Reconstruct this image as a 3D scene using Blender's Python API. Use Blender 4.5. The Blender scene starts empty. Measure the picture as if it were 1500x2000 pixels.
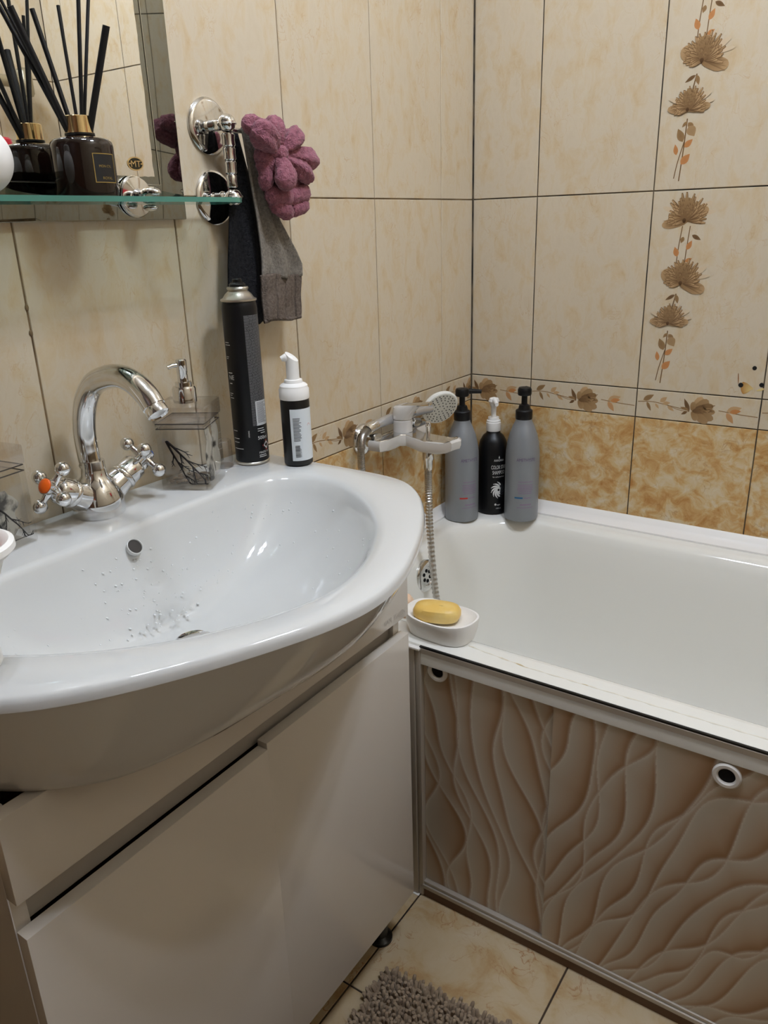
import bpy, bmesh, math, random
import numpy as np
from mathutils import Vector, Matrix, Quaternion

random.seed(7); np.random.seed(7)
S = bpy.context.scene
COL = S.collection
PI = math.pi

# ------------------------------------------------------------------ camera, world, exposure
cam_d = bpy.data.cameras.new('camera'); cam = bpy.data.objects.new('camera', cam_d); COL.objects.link(cam)
cam.location = (0.9132, -1.7090, 1.2257)
cam.rotation_euler = (1.2181, 0.0297, 0.5961)
cam_d.sensor_fit = 'VERTICAL'; cam_d.sensor_height = 36.0; cam_d.lens = 1534.0 * 36.0 / 2000.0
cam_d.clip_start = 0.02
S.camera = cam
W = bpy.data.worlds.new('world'); S.world = W; W.use_nodes = True
W.node_tree.nodes['Background'].inputs[0].default_value = (0.9, 0.95, 1.0, 1)
W.node_tree.nodes['Background'].inputs[1].default_value = 0.0
S.view_settings.view_transform = 'Standard'; S.view_settings.look = 'None'
S.view_settings.exposure = 0.0; S.view_settings.gamma = 1.0; S.view_settings.use_curve_mapping = False
LAMPS = ((1.05, -0.82, 560.0), (0.42, -1.15, 290.0))      # x, y, strength
LAMP_COLOR = (0.76, 0.84, 0.98, 1)

# ------------------------------------------------------------------ helpers
def lin(c):
    c = c / 255.0
    return c / 12.92 if c <= 0.04045 else ((c + 0.055) / 1.055) ** 2.4
def rgb(r, g, b): return (lin(r), lin(g), lin(b), 1.0)

MATS = {}
def mat(name, col, rough=0.5, metal=0.0, spec=0.5, trans=0.0, ior=1.45, bump=None, coat=0.0, sheen=0.0, noise=None):
    if name in MATS: return MATS[name]
    m = bpy.data.materials.new(name); m.use_nodes = True
    nt = m.node_tree; b = nt.nodes['Principled BSDF']
    b.inputs['Base Color'].default_value = col; b.inputs['Roughness'].default_value = rough
    b.inputs['Metallic'].default_value = metal; b.inputs['Specular IOR Level'].default_value = spec
    b.inputs['Transmission Weight'].default_value = trans; b.inputs['IOR'].default_value = ior
    b.inputs['Coat Weight'].default_value = coat; b.inputs['Sheen Weight'].default_value = sheen
    if noise:                                   # (scale, colour2, low, high)
        tc = nt.nodes.new('ShaderNodeTexCoord'); n = nt.nodes.new('ShaderNodeTexNoise')
        n.inputs['Scale'].default_value = noise[0]; n.inputs['Detail'].default_value = 4
        nt.links.new(tc.outputs['Object'], n.inputs['Vector'])
        r = nt.nodes.new('ShaderNodeValToRGB'); r.color_ramp.elements[0].position = noise[2]; r.color_ramp.elements[1].position = noise[3]
        r.color_ramp.elements[0].color = col; r.color_ramp.elements[1].color = noise[1]
        nt.links.new(n.outputs['Fac'], r.inputs['Fac']); nt.links.new(r.outputs['Color'], b.inputs['Base Color'])
    if bump:                                    # (scale, strength, distance)
        tc = nt.nodes.new('ShaderNodeTexCoord'); n = nt.nodes.new('ShaderNodeTexNoise')
        n.inputs['Scale'].default_value = bump[0]; n.inputs['Detail'].default_value = 3
        bp = nt.nodes.new('ShaderNodeBump'); bp.inputs['Strength'].default_value = bump[1]; bp.inputs['Distance'].default_value = bump[2]
        nt.links.new(tc.outputs['Object'], n.inputs['Vector']); nt.links.new(n.outputs['Fac'], bp.inputs['Height'])
        nt.links.new(bp.outputs['Normal'], b.inputs['Normal'])
    MATS[name] = m
    return m

def clear_mat(name, tint, refl=1.0, rough=0.02, ior=1.45):
    """thin clear plastic / glass: light passes straight through, surface reflects by fresnel"""
    m = bpy.data.materials.new(name); m.use_nodes = True; nt = m.node_tree
    for n in list(nt.nodes): nt.nodes.remove(n)
    o = nt.nodes.new('ShaderNodeOutputMaterial'); t = nt.nodes.new('ShaderNodeBsdfTransparent'); g = nt.nodes.new('ShaderNodeBsdfGlossy')
    t.inputs[0].default_value = tint; g.inputs['Roughness'].default_value = rough; g.inputs[0].default_value = (refl, refl, refl, 1)
    lw = nt.nodes.new('ShaderNodeLayerWeight'); lw.inputs['Blend'].default_value = 0.5
    pw = nt.nodes.new('ShaderNodeMath'); pw.operation = 'POWER'; pw.inputs[1].default_value = 5.0; nt.links.new(lw.outputs['Facing'], pw.inputs[0])
    f0 = ((ior - 1) / (ior + 1)) ** 2
    f = nt.nodes.new('ShaderNodeMath'); f.operation = 'MULTIPLY_ADD'; f.inputs[1].default_value = (1 - f0) * .8; f.inputs[2].default_value = f0; nt.links.new(pw.outputs[0], f.inputs[0])
    mx = nt.nodes.new('ShaderNodeMixShader')
    nt.links.new(f.outputs[0], mx.inputs[0]); nt.links.new(t.outputs[0], mx.inputs[1]); nt.links.new(g.outputs[0], mx.inputs[2])
    nt.links.new(mx.outputs[0], o.inputs[0]); MATS[name] = m
    return m

def vcol_mat(name, rough=0.3, bump=None):
    m = bpy.data.materials.new(name); m.use_nodes = True; nt = m.node_tree; b = nt.nodes['Principled BSDF']
    a = nt.nodes.new('ShaderNodeAttribute'); a.attribute_name = 'col'
    nt.links.new(a.outputs['Color'], b.inputs['Base Color']); b.inputs['Roughness'].default_value = rough
    MATS[name] = m
    return m

def tile_mat(name, ramp, scale, stretch, distort, rough, vein=None, vscale=6.0, bump=0.0006):
    m = bpy.data.materials.new(name); m.use_nodes = True; nt = m.node_tree; N = nt.nodes; L = nt.links; b = N['Principled BSDF']
    tc = N.new('ShaderNodeTexCoord'); oi = N.new('ShaderNodeObjectInfo')
    mp = N.new('ShaderNodeMapping'); mp.inputs['Scale'].default_value = stretch
    ad = N.new('ShaderNodeVectorMath'); ad.operation = 'ADD'
    sc = N.new('ShaderNodeVectorMath'); sc.operation = 'SCALE'; sc.inputs['Scale'].default_value = 37.0
    cb = N.new('ShaderNodeCombineXYZ')
    L.new(oi.outputs['Random'], cb.inputs[0]); L.new(oi.outputs['Random'], cb.inputs[2])
    L.new(cb.outputs[0], sc.inputs[0]); L.new(tc.outputs['Object'], mp.inputs[0])
    L.new(mp.outputs[0], ad.inputs[0]); L.new(sc.outputs[0], ad.inputs[1])
    n = N.new('ShaderNodeTexNoise'); n.inputs['Scale'].default_value = scale; n.inputs['Detail'].default_value = 8; n.inputs['Roughness'].default_value = 0.62
    n.inputs['Distortion'].default_value = distort
    L.new(ad.outputs[0], n.inputs['Vector'])
    r = N.new('ShaderNodeValToRGB'); els = r.color_ramp.elements
    els[0].position, els[0].color = ramp[0]; els[1].position, els[1].color = ramp[-1]
    for p, c in ramp[1:-1]:
        e = els.new(p); e.color = c
    L.new(n.outputs['Fac'], r.inputs['Fac'])
    out = r.outputs['Color']
    if vein:
        v = N.new('ShaderNodeTexNoise'); v.inputs['Scale'].default_value = vscale; v.inputs['Detail'].default_value = 6; v.inputs['Distortion'].default_value = 1.2
        L.new(ad.outputs[0], v.inputs['Vector'])
        s1 = N.new('ShaderNodeMath'); s1.operation = 'SUBTRACT'; s1.inputs[1].default_value = 0.5; L.new(v.outputs['Fac'], s1.inputs[0])
        s2 = N.new('ShaderNodeMath'); s2.operation = 'ABSOLUTE'; L.new(s1.outputs[0], s2.inputs[0])
        s3 = N.new('ShaderNodeMapRange'); s3.inputs[1].default_value = 0.0; s3.inputs[2].default_value = vein[1]; s3.inputs[3].default_value = vein[2]; s3.inputs[4].default_value = 0.0
        L.new(s2.outputs[0], s3.inputs[0])
        # patchy veins
        pn = N.new('ShaderNodeTexNoise'); pn.inputs['Scale'].default_value = vscale * 0.6; L.new(ad.outputs[0], pn.inputs['Vector'])
        pr = N.new('ShaderNodeMapRange'); pr.inputs[1].default_value = 0.45; pr.inputs[2].default_value = 0.65; L.new(pn.outputs['Fac'], pr.inputs[0])
        pm = N.new('ShaderNodeMath'); pm.operation = 'MULTIPLY'; L.new(s3.outputs[0], pm.inputs[0]); L.new(pr.outputs[0], pm.inputs[1])
        mx = N.new('ShaderNodeMix'); mx.data_type = 'RGBA'
        L.new(pm.outputs[0], mx.inputs['Factor']); L.new(out, mx.inputs['A']); mx.inputs['B'].default_value = vein[0]
        out = mx.outputs['Result']
    L.new(out, b.inputs['Base Color']); b.inputs['Roughness'].default_value = rough
    if bump:
        bn = N.new('ShaderNodeTexNoise'); bn.inputs['Scale'].default_value = 60; L.new(tc.outputs['Object'], bn.inputs['Vector'])
        bp = N.new('ShaderNodeBump'); bp.inputs['Strength'].default_value = 0.15; bp.inputs['Distance'].default_value = bump
        L.new(bn.outputs['Fac'], bp.inputs['Height']); L.new(bp.outputs['Normal'], b.inputs['Normal'])
    MATS[name] = m
    return m

# ---- object makers
def link(name, me, parent=None, loc=None):
    o = bpy.data.objects.new(name, me); COL.objects.link(o)
    if parent is not None: o.parent = parent
    if loc is not None: o.location = loc
    return o
def mesh(name, V, F, m, parent=None, smooth=False, colors=None, loc=None):
    me = bpy.data.meshes.new(name); me.from_pydata([tuple(v) for v in V], [], [tuple(f) for f in F]); me.update()
    for mm in (m if isinstance(m, (list, tuple)) else [m]): me.materials.append(mm)
    if colors is not None:
        a = me.color_attributes.new('col', 'FLOAT_COLOR', 'POINT')
        a.data.foreach_set('color', np.asarray(colors, dtype=np.float32).ravel())
    if smooth: shade(me)
    return link(name, me, parent, loc)
def shade(me, angle=40):
    me.polygons.foreach_set('use_smooth', [True] * len(me.polygons))
    try: me.set_sharp_from_angle(angle=math.radians(angle))
    except Exception: pass
def from_bm(name, bm, m, parent=None, smooth=False, loc=None):
    bmesh.ops.recalc_face_normals(bm, faces=bm.faces[:])
    me = bpy.data.meshes.new(name); bm.to_mesh(me); bm.free()
    for mm in (m if isinstance(m, (list, tuple)) else [m]): me.materials.append(mm)
    if smooth: shade(me)
    return link(name, me, parent, loc)
def thing(name, label, cat, loc=(0, 0, 0), rotz=0.0, group=None):
    o = bpy.data.objects.new(name, None); COL.objects.link(o); o.empty_display_size = 0.02
    o.location = loc; o.rotation_euler = (0, 0, rotz); o['label'] = label; o['category'] = cat
    if group: o['group'] = group
    return o
def tag(o, label, cat, group=None):
    o['label'] = label; o['category'] = cat
    if group: o['group'] = group
    return o
def struct(o): o['kind'] = 'structure'; return o

def join_parts(parts):
    V = []; F = []
    for v, f in parts:
        k = len(V); V += [tuple(p) for p in v]; F += [tuple(i + k for i in q) for q in f]
    return V, F
def lathe(prof, seg=40, cap=True):
    V = []; F = []
    n = len(prof)
    for r, z in prof:
        for j in range(seg):
            a = 2 * PI * j / seg; V.append((r * math.cos(a), r * math.sin(a), z))
    for i in range(n - 1):
        for j in range(seg):
            k = (j + 1) % seg; F.append((i * seg + j, i * seg + k, (i + 1) * seg + k, (i + 1) * seg + j))
    if cap:
        F.append(tuple(range(seg))[::-1]); F.append(tuple((n - 1) * seg + j for j in range(seg)))
    return V, F
def orient(VF, loc, axis):
    """move a lathe made along +z so that it runs along axis from loc"""
    q = Vector((0, 0, 1)).rotation_difference(Vector(axis).normalized())
    return [tuple(q @ Vector(v) + Vector(loc)) for v in VF[0]], VF[1]
def tube(pts, rad, seg=14, caps=True, flat=None):
    P = [Vector(p) for p in pts]; n = len(P)
    R = rad if isinstance(rad, (list, tuple)) else [rad] * n
    T = []
    for i in range(n):
        T.append((P[min(i + 1, n - 1)] - P[max(i - 1, 0)]).normalized())
    up = Vector((0, 0, 1)) if abs(T[0].z) < 0.9 else Vector((1, 0, 0))
    nrm = (up - T[0] * up.dot(T[0])).normalized()
    V = []; F = []
    for i in range(n):
        if i:
            nrm = (T[i - 1].rotation_difference(T[i]) @ nrm); nrm = (nrm - T[i] * nrm.dot(T[i])).normalized()
        bi = T[i].cross(nrm)
        fl = flat if flat else 1.0
        for j in range(seg):
            a = 2 * PI * j / seg
            V.append(tuple(P[i] + (nrm * math.cos(a) + bi * math.sin(a) * fl) * R[i]))
    for i in range(n - 1):
        for j in range(seg):
            k = (j + 1) % seg; F.append((i * seg + j, i * seg + k, (i + 1) * seg + k, (i + 1) * seg + j))
    if caps: F.append(tuple(range(seg))[::-1]); F.append(tuple((n - 1) * seg + j for j in range(seg)))
    return V, F
def smooth_path(pts, n=60):
    P = [np.array(p, float) for p in pts]; P = [2 * P[0] - P[1]] + P + [2 * P[-1] - P[-2]]
    out = []; m = len(P) - 3
    for i in range(m):
        k = max(2, int(round(n / m)))
        for s in range(k + (1 if i == m - 1 else 0)):
            t = s / k; a, b, c, d = P[i:i + 4]
            out.append(0.5 * ((2 * b) + (-a + c) * t + (2 * a - 5 * b + 4 * c - d) * t ** 2 + (-a + 3 * b - 3 * c + d) * t ** 3))
    return [tuple(p) for p in out]
def loft(rings, cap0=False, cap1=False):
    V = []; F = []; n = len(rings[0])
    for r in rings: V += [tuple(p) for p in r]
    for i in range(len(rings) - 1):
        for j in range(n):
            k = (j + 1) % n; F.append((i * n + j, i * n + k, (i + 1) * n + k, (i + 1) * n + j))
    if cap0: F.append(tuple(range(n))[::-1])
    if cap1: F.append(tuple((len(rings) - 1) * n + j for j in range(n)))
    return V, F
def rbox_bm(x0, x1, y0, y1, z0, z1, bev=0.002, seg=2, bm=None):
    b2 = bmesh.new()
    bmesh.ops.create_cube(b2, size=1.0)
    for v in b2.verts: v.co = Vector((x0 + (v.co.x + .5) * (x1 - x0), y0 + (v.co.y + .5) * (y1 - y0), z0 + (v.co.z + .5) * (z1 - z0)))
    if bev > 0: bmesh.ops.bevel(b2, geom=b2.edges[:], offset=bev, segments=seg, profile=0.6, affect='EDGES')
    if bm is None: return b2
    me = bpy.data.meshes.new('tmp'); b2.to_mesh(me); b2.free(); bm.from_mesh(me); bpy.data.meshes.remove(me)
    return bm
def box(name, m, parent, x0, x1, y0, y1, z0, z1, bev=0.002, seg=2, smooth=True):
    return from_bm(name, rbox_bm(x0, x1, y0, y1, z0, z1, bev, seg), m, parent, smooth)
def ell(cx, cy, cz, rx, ry, rz, seg=24, rings=14, rot=None):
    V = []; F = []
    for i in range(rings + 1):
        t = PI * i / rings
        for j in range(seg):
            a = 2 * PI * j / seg
            p = Vector((rx * math.sin(t) * math.cos(a), ry * math.sin(t) * math.sin(a), rz * math.cos(t)))
            if rot is not None: p = rot @ p
            V.append((cx + p.x, cy + p.y, cz + p.z))
    for i in range(rings):
        for j in range(seg):
            k = (j + 1) % seg; F.append((i * seg + j, (i + 1) * seg + j, (i + 1) * seg + k, i * seg + k))
    return V, F
def text_vf(body, size, align='LEFT', font_sx=1.0):
    cu = bpy.data.curves.new('txt', 'FONT'); cu.body = body; cu.size = size; cu.align_x = align; cu.resolution_u = 3
    o = bpy.data.objects.new('txt', cu); COL.objects.link(o)
    dg = bpy.context.evaluated_depsgraph_get(); dg.update()
    me = bpy.data.meshes.new_from_object(o.evaluated_get(dg))
    V = [(v.co.x * font_sx, v.co.y) for v in me.vertices]; F = [tuple(p.vertices) for p in me.polygons]
    bpy.data.meshes.remove(me); bpy.data.objects.remove(o); bpy.data.curves.remove(cu)
    return V, F
def text_cyl(body, size, r, a, z, align='CENTER', sx=1.0, vertical=False):
    V, F = text_vf(body, size, align, sx)
    out = []
    for x, y in V:
        if vertical: x, y = -y, x
        t = a + x / r; out.append((r * math.cos(t), r * math.sin(t), z + y))
    return out, F
def cyl_patch(r, a0, a1, z0, z1, n=6):
    V = []; F = []
    for i in range(n + 1):
        a = a0 + (a1 - a0) * i / n
        V += [(r * math.cos(a), r * math.sin(a), z0), (r * math.cos(a), r * math.sin(a), z1)]
    for i in range(n): F.append((2 * i, 2 * i + 2, 2 * i + 3, 2 * i + 1))
    return V, F

# ------------------------------------------------------------------ materials
CREAM = tile_mat('cream_glazed_tile', [(0.28, rgb(197, 183, 159)), (0.46, rgb(201, 188, 165)), (0.60, rgb(198, 180, 150)), (0.80, rgb(190, 163, 126))],
                 22.0, (1.6, 0.85, 1.0), 0.4, 0.24, vein=(rgb(180, 144, 102), 0.012, 0.45), vscale=17.0)
AMBER = tile_mat('amber_mottled_tile', [(0.34, rgb(208, 194, 164)), (0.45, rgb(204, 180, 138)), (0.55, rgb(196, 158, 102)), (0.70, rgb(176, 126, 68))],
                 30.0, (1, 1, 1), 0.6, 0.25, vein=(rgb(150, 100, 48), 0.03, 0.5), vscale=34.0)
FLOOR_T = tile_mat('beige_floor_tile', [(0.30, rgb(196, 180, 152)), (0.5, rgb(190, 170, 136)), (0.62, rgb(180, 152, 110)), (0.78, rgb(160, 118, 70))],
                   11.0, (1, 1, 1), 0.7, 0.3, vein=(rgb(154, 98, 42), 0.016, 0.85), vscale=19.0)
GROUT_L = mat('brown_grout', rgb(128, 106, 76), 0.9, noise=(14, rgb(84, 66, 44), 0.45, 0.62))
GROUT_B = mat('mildewed_grout', rgb(92, 80, 62), 0.9, noise=(12, rgb(28, 26, 22), 0.40, 0.58))
WHITE_P = mat('white_plastic', rgb(236, 234, 230), 0.35)
ENAMEL = mat('white_enamel', rgb(232, 231, 224), 0.10, coat=0.3)
CERAMIC = mat('white_ceramic', rgb(205, 206, 204), 0.07, coat=0.4)
GLOSSW = mat('white_gloss_laminate', rgb(212, 207, 199), 0.16, coat=0.2)
CHROME = mat('chrome', (0.78, 0.78, 0.78, 1), 0.07, metal=1.0, noise=(30, (0.66, 0.66, 0.66, 1), 0.4, 0.7))
CHROME_D = mat('worn_chrome', (0.70, 0.70, 0.69, 1), 0.16, metal=1.0, noise=(60, (0.5, 0.5, 0.48, 1), 0.45, 0.7))
ALU = mat('brushed_aluminium', rgb(190, 182, 170), 0.4, metal=0.35)
BLACK = mat('black_plastic', rgb(14, 14, 15), 0.3)
MATBLK = mat('matte_black_plastic', rgb(13, 13, 15), 0.38, spec=.35)
HOLE = mat('dark_hole', rgb(8, 8, 8), 0.9)
PRINT_W = mat('white_print', rgb(215, 215, 212), 0.6)
PRINT_G = mat('grey_print', rgb(118, 118, 120), 0.6)
PRINT_V = mat('violet_print', rgb(108, 84, 120), 0.5)
PRINT_LV = mat('pale_violet_print', rgb(136, 118, 142), 0.5)
RED = mat('red_print', rgb(190, 50, 45), 0.5)
BLUE = mat('blue_print', rgb(25, 95, 140), 0.5)
GOLD = mat('gold', (0.80, 0.62, 0.33, 1), 0.12, metal=1.0)
FLORAL = vcol_mat('floral_relief_glaze', 0.25)
WAVE = vcol_mat('wave_printed_plastic', 0.28)
GLASS = clear_mat('clear_shelf_glass', (0.73, 0.79, 0.765, 1))
ACRYL = clear_mat('clear_acrylic', (0.95, 0.945, 0.935, 1), 1.0, 0.03, 1.5)
WATER = mat('water_drop_on_ceramic', rgb(212, 214, 213), 0.0, coat=.6)

# ------------------------------------------------------------------ room shell
RX, RY, RZ = 1.50, -2.40, 2.50
TW, TH, BZ, BB = 0.25, 0.3983, 0.871, 0.0627
def slab(name, m, x0, x1, y0, y1, z0, z1):
    o = box(name, m, None, x0, x1, y0, y1, z0, z1, 0, 1, False); return struct(o)
GD = 0.0016
wall_l = slab('wall_left', GROUT_L, -0.10, -GD, RY, GD * 0, -0.1, RZ)
wall_b = slab('wall_back', GROUT_B, -0.10, RX + 0.1, GD, 0.10, -0.1, RZ)
wall_r = slab('wall_right', GROUT_L, RX + GD, RX + 0.1, RY, 0.0, -0.1, RZ)
wall_f = slab('wall_front', mat('darkened_unseen_wall', rgb(72, 58, 46), 0.5), -0.10, RX + 0.1, RY - 0.1, RY, -0.1, RZ)  # unseen wall behind the camera, coloured dark to cut bounced light
floor = slab('floor', mat('floor_grout', rgb(70, 56, 42), 0.9, noise=(20, rgb(40, 32, 26), 0.4, 0.6)), -0.1, RX + 0.1, RY - 0.1, 0.1, -0.1, -0.0012)
ceil = slab('ceiling', mat('white_ceiling_paint', rgb(235, 232, 226), 0.7), -0.1, RX + 0.1, RY - 0.1, 0.1, RZ, RZ + 0.1)
door = struct(box('door_1', mat('brown_veneer_door', rgb(92, 58, 36), 0.4, noise=(9, rgb(72, 44, 26), 0.4, 0.6)), None, 0.30, 1.20, RY + 0.001, RY + 0.035, 0.0, 2.05, 0.004))
mesh('door_handle', *join_parts([orient(lathe([(0.024, 0), (0.024, 0.008), (0.010, 0.012), (0.010, 0.045)], 20), (0.38, RY + 0.035, 1.0), (0, 1, 0)),
     tube([(0.38, RY + 0.075, 1.0), (0.50, RY + 0.075, 1.0)], 0.009, 12)]), CHROME, door, True)

def tile_me(w, h, m, kind, d=GD, c=0.0009):
    """slab in local (u,v) with its face at +n; centre at origin"""
    V = []; a, b = w / 2, h / 2
    for s, t, dd in ((a, b, 0.0), (a - c * 0.2, b - c * 0.2, d * 0.55), (a - c, b - c, d)):
        V += [(-s, -t, dd), (s, -t, dd), (s, t, dd), (-s, t, dd)]
    F = [(8, 9, 10, 11)]
    for k in (0, 4):
        for j in range(4): F.append((k + j, k + (j + 1) % 4, k + 4 + (j + 1) % 4, k + 4 + j))
    me = bpy.data.meshes.new(kind); me.from_pydata(V, [], F); me.materials.append(m); me.update()
    return me
# local frames: columns = u, v, n
FR_L = Matrix(((0, 0, 1), (1, 0, 0), (0, 1, 0)))       # wall x=0: u=+y, v=+z, n=+x
FR_B = Matrix(((1, 0, 0), (0, 0, -1), (0, 1, 0)))      # wall y=0: u=+x, v=+z, n=-y
FR_R = Matrix(((0, 0, -1), (-1, 0, 0), (0, 1, 0)))     # wall x=RX: u=-y, v=+z, n=-x
FR_F = Matrix(((1, 0, 0), (0, 1, 0), (0, 0, 1)))
CACHE = {}
def put_tile(name, parent, frame, centre, w, h, m, kind):
    k = (round(w, 4), round(h, 4), kind)
    if k not in CACHE: CACHE[k] = tile_me(w, h, m, kind)
    o = bpy.data.objects.new(name, CACHE[k]); COL.objects.link(o); o.parent = parent
    o.matrix_local = Matrix.Translation(centre) @ frame.to_4x4()
    return o
G = 0.0022
# ---- floral relief: list of (polygon with colours) in tile coordinates (metres from the lower left corner)
def poly_fan(cx, cy, pts, ccol, ecol, acc, lay):
    k = len(acc['V']); z = GD + 0.00012 + lay * 0.000012
    acc['V'].append((cx, cy, z)); acc['C'].append(ccol)
    for i, (x, y) in enumerate(pts):
        acc['V'].append((x, y, z)); acc['C'].append(ecol[i] if isinstance(ecol, list) else ecol)
    n = len(pts)
    for i in range(n): acc['F'].append((k, k + 1 + i, k + 1 + (i + 1) % n))
CRM = rgb(199, 186, 162)
def mixc(a, b, t): return tuple(a[i] * (1 - t) + b[i] * t for i in range(4))
BR, DK, LT, PE, OR = rgb(138, 108, 72), rgb(98, 72, 46), rgb(160, 130, 92), rgb(192, 158, 116), rgb(190, 128, 76)
def petal(x, y, ang, ln, wd, c0, c1, acc, lay, n=14, wob=0.1):
    pts = []; cs = []
    for i in range(n):
        t = 2 * PI * i / n; u = (1 - math.cos(t)) / 2 * ln; v = math.sin(t) * wd * (0.65 + 0.35 * u / ln) * (1 + random.uniform(-wob, wob))
        pts.append((x + u * math.cos(ang) - v * math.sin(ang), y + u * math.sin(ang) + v * math.cos(ang))); cs.append(mixc(c0, c1, u / ln))
    poly_fan(x + 0.5 * ln * math.cos(ang), y + 0.5 * ln * math.sin(ang), pts, mixc(c0, c1, 0.35), cs, acc, lay)
def leaf(x, y, ang, ln, wd, c, acc, lay):
    pts = []
    for i in range(12):
        t = i / 12 * 2; s = 1 if t < 1 else -1; u = t if t < 1 else 2 - t
        v = s * wd * math.sin(PI * min(1, u ** 0.8)); pts.append((x + u * ln * math.cos(ang) - v * math.sin(ang), y + u * ln * math.sin(ang) + v * math.cos(ang)))
    poly_fan(x + .5 * ln * math.cos(ang), y + .5 * ln * math.sin(ang), pts, mixc(c, DK, 0.15), mixc(c, LT, 0.2), acc, lay)
def stem(pts, w, acc, lay, c=DK):
    P = smooth_path([(p[0], p[1], 0) for p in pts], 14); z = GD + 0.0001 + lay * 0.000012; k = len(acc['V'])
    for i, p in enumerate(P):
        a = np.array(P[min(i + 1, len(P) - 1)]) - np.array(P[max(i - 1, 0)]); a = a / (np.linalg.norm(a) + 1e-9)
        for s in (-1, 1):
            acc['V'].append((p[0] - a[1] * w * s, p[1] + a[0] * w * s, z)); acc['C'].append(mixc(c, BR, 0.35 + 0.3 * s))
    for i in range(len(P) - 1): acc['F'].append((k + 2 * i, k + 2 * i + 2, k + 2 * i + 3, k + 2 * i + 1))
def bloom(x, y, r, acc, lay, lobes):
    PK = rgb(206, 178, 142)
    for a, ln, wd in ((.5, 1.25, .16), (.15, 1.3, .12), (2.75, 1.15, .13), (1.1, 1.15, .10)):          # soft peach wash behind
        petal(x, y - .1 * r, a, ln * r, wd * r, PK, mixc(PK, CRM, .7), acc, lay, 12); lay += .5
    for a, ln, wd in lobes:
        petal(x - 0.1 * r * math.cos(a), y - 0.28 * r, a, ln * r, wd * r, mixc(BR, DK, 0.3), mixc(LT, PE, .4), acc, lay, 22, 0.05); lay += 1
        for k in range(7):
            b = a + (k - 3) * wd * .22; petal(x, y - 0.28 * r, b, ln * r * random.uniform(.72, .92), wd * r * .10, DK, mixc(BR, LT, .6), acc, lay, 8, .05); lay += .5
    n = 19
    for ring, (rr, w) in enumerate(((1.0, 0.075), (0.86, 0.085), (.70, .09))):
        for i in range(n):
            a = math.radians(-12 + 204 * (i + 0.5 * ring) / (n - 1)) + random.uniform(-.07, .07)
            ln = r * rr * (0.74 + 0.26 * math.sin(max(0, a))) * random.uniform(0.86, 1.06)
            petal(x, y - 0.25 * r, a, ln * 1.17, r * w * 1.25, DK, mixc(DK, BR, .5), acc, lay, 9); lay += .3
            petal(x, y - 0.25 * r, a + .012, ln * 1.14, r * w * .8, mixc(DK, BR, .35), mixc(LT, PE, random.random() * .8), acc, lay, 9); lay += .3
    petal(x, y - 0.30 * r, PI / 2, 1.0 * r, 0.42 * r, mixc(BR, DK, .6), mixc(BR, LT, .6), acc, lay, 20, 0.08); lay += 1
    for i in range(60):
        a = random.uniform(0, 2 * PI); q = random.random() ** .5
        petal(x + .36 * r * q * math.cos(a), y + .20 * r + .42 * r * q * math.sin(a), random.uniform(.9, 2.2), .15 * r, .028 * r, mixc(DK, BR, random.random() * .5), mixc(BR, LT, random.random()), acc, lay, 6); lay += .1
    petal(x - .06 * r, y - .38 * r, PI / 2, .22 * r, .1 * r, rgb(70, 46, 26), DK, acc, lay, 8); lay += 1
    return lay
def spray_decor():
    acc = dict(V=[], F=[], C=[]); lay = 0
    stem([(0.062, 0.33), (0.058, 0.29), (0.056, 0.25)], .0009, acc, 0); stem([(0.077, 0.33), (0.074, 0.29), (0.072, 0.25)], .0009, acc, 0)
    stem([(0.062, 0.20), (0.056, 0.17)], .0012, acc, 0)
    stem([(0.052, 0.125), (0.050, 0.075), (0.046, 0.015)], .0011, acc, 0); stem([(0.050, 0.085), (0.041, 0.05), (0.036, 0.02)], .0009, acc, 0)
    for (x, y, a, l, w, c) in ((.057, .272, 1.9, .020, .0055, OR), (.074, .285, 1.1, .020, .0050, OR), (.073, .262, .5, .015, .004, OR),
                               (.082, .313, -.5, .020, .004, DK), (.066, .31, -1.9, .013, .004, BR),
                               (.060, .198, -2.6, .022, .0035, DK), (.062, .198, -1.3, .018, .004, BR),
                               (.054, .118, -.8, .017, .005, BR), (.052, .12, -2.3, .013, .003, BR), (.056, .112, -1.0, .022, .009, LT),
                               (.047, .085, 2.0, .026, .007, BR), (.037, .062, 1.75, .020, .0045, OR), (.051, .075, .75, .020, .0055, OR), (.047, .045, .85, .024, .007, OR)):
        lay = lay + .6 if lay >= 4 else 4; leaf(x, y, a, l, w, c, acc, lay)
    lay += 2
    lay = bloom(.067, .352, .044, acc, lay, ((-.05 + .5, 1.15, .30), (PI + .15, 1.15, .26)))
    lay = bloom(.071, .232, .042, acc, lay, ((PI - .45, 1.20, .40), (-.25, 1.22, .34)))
    bloom(.053, .150, .036, acc, lay, ((.12, 1.2, .26), (PI - .1, 1.2, .26)))
    return acc
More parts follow.
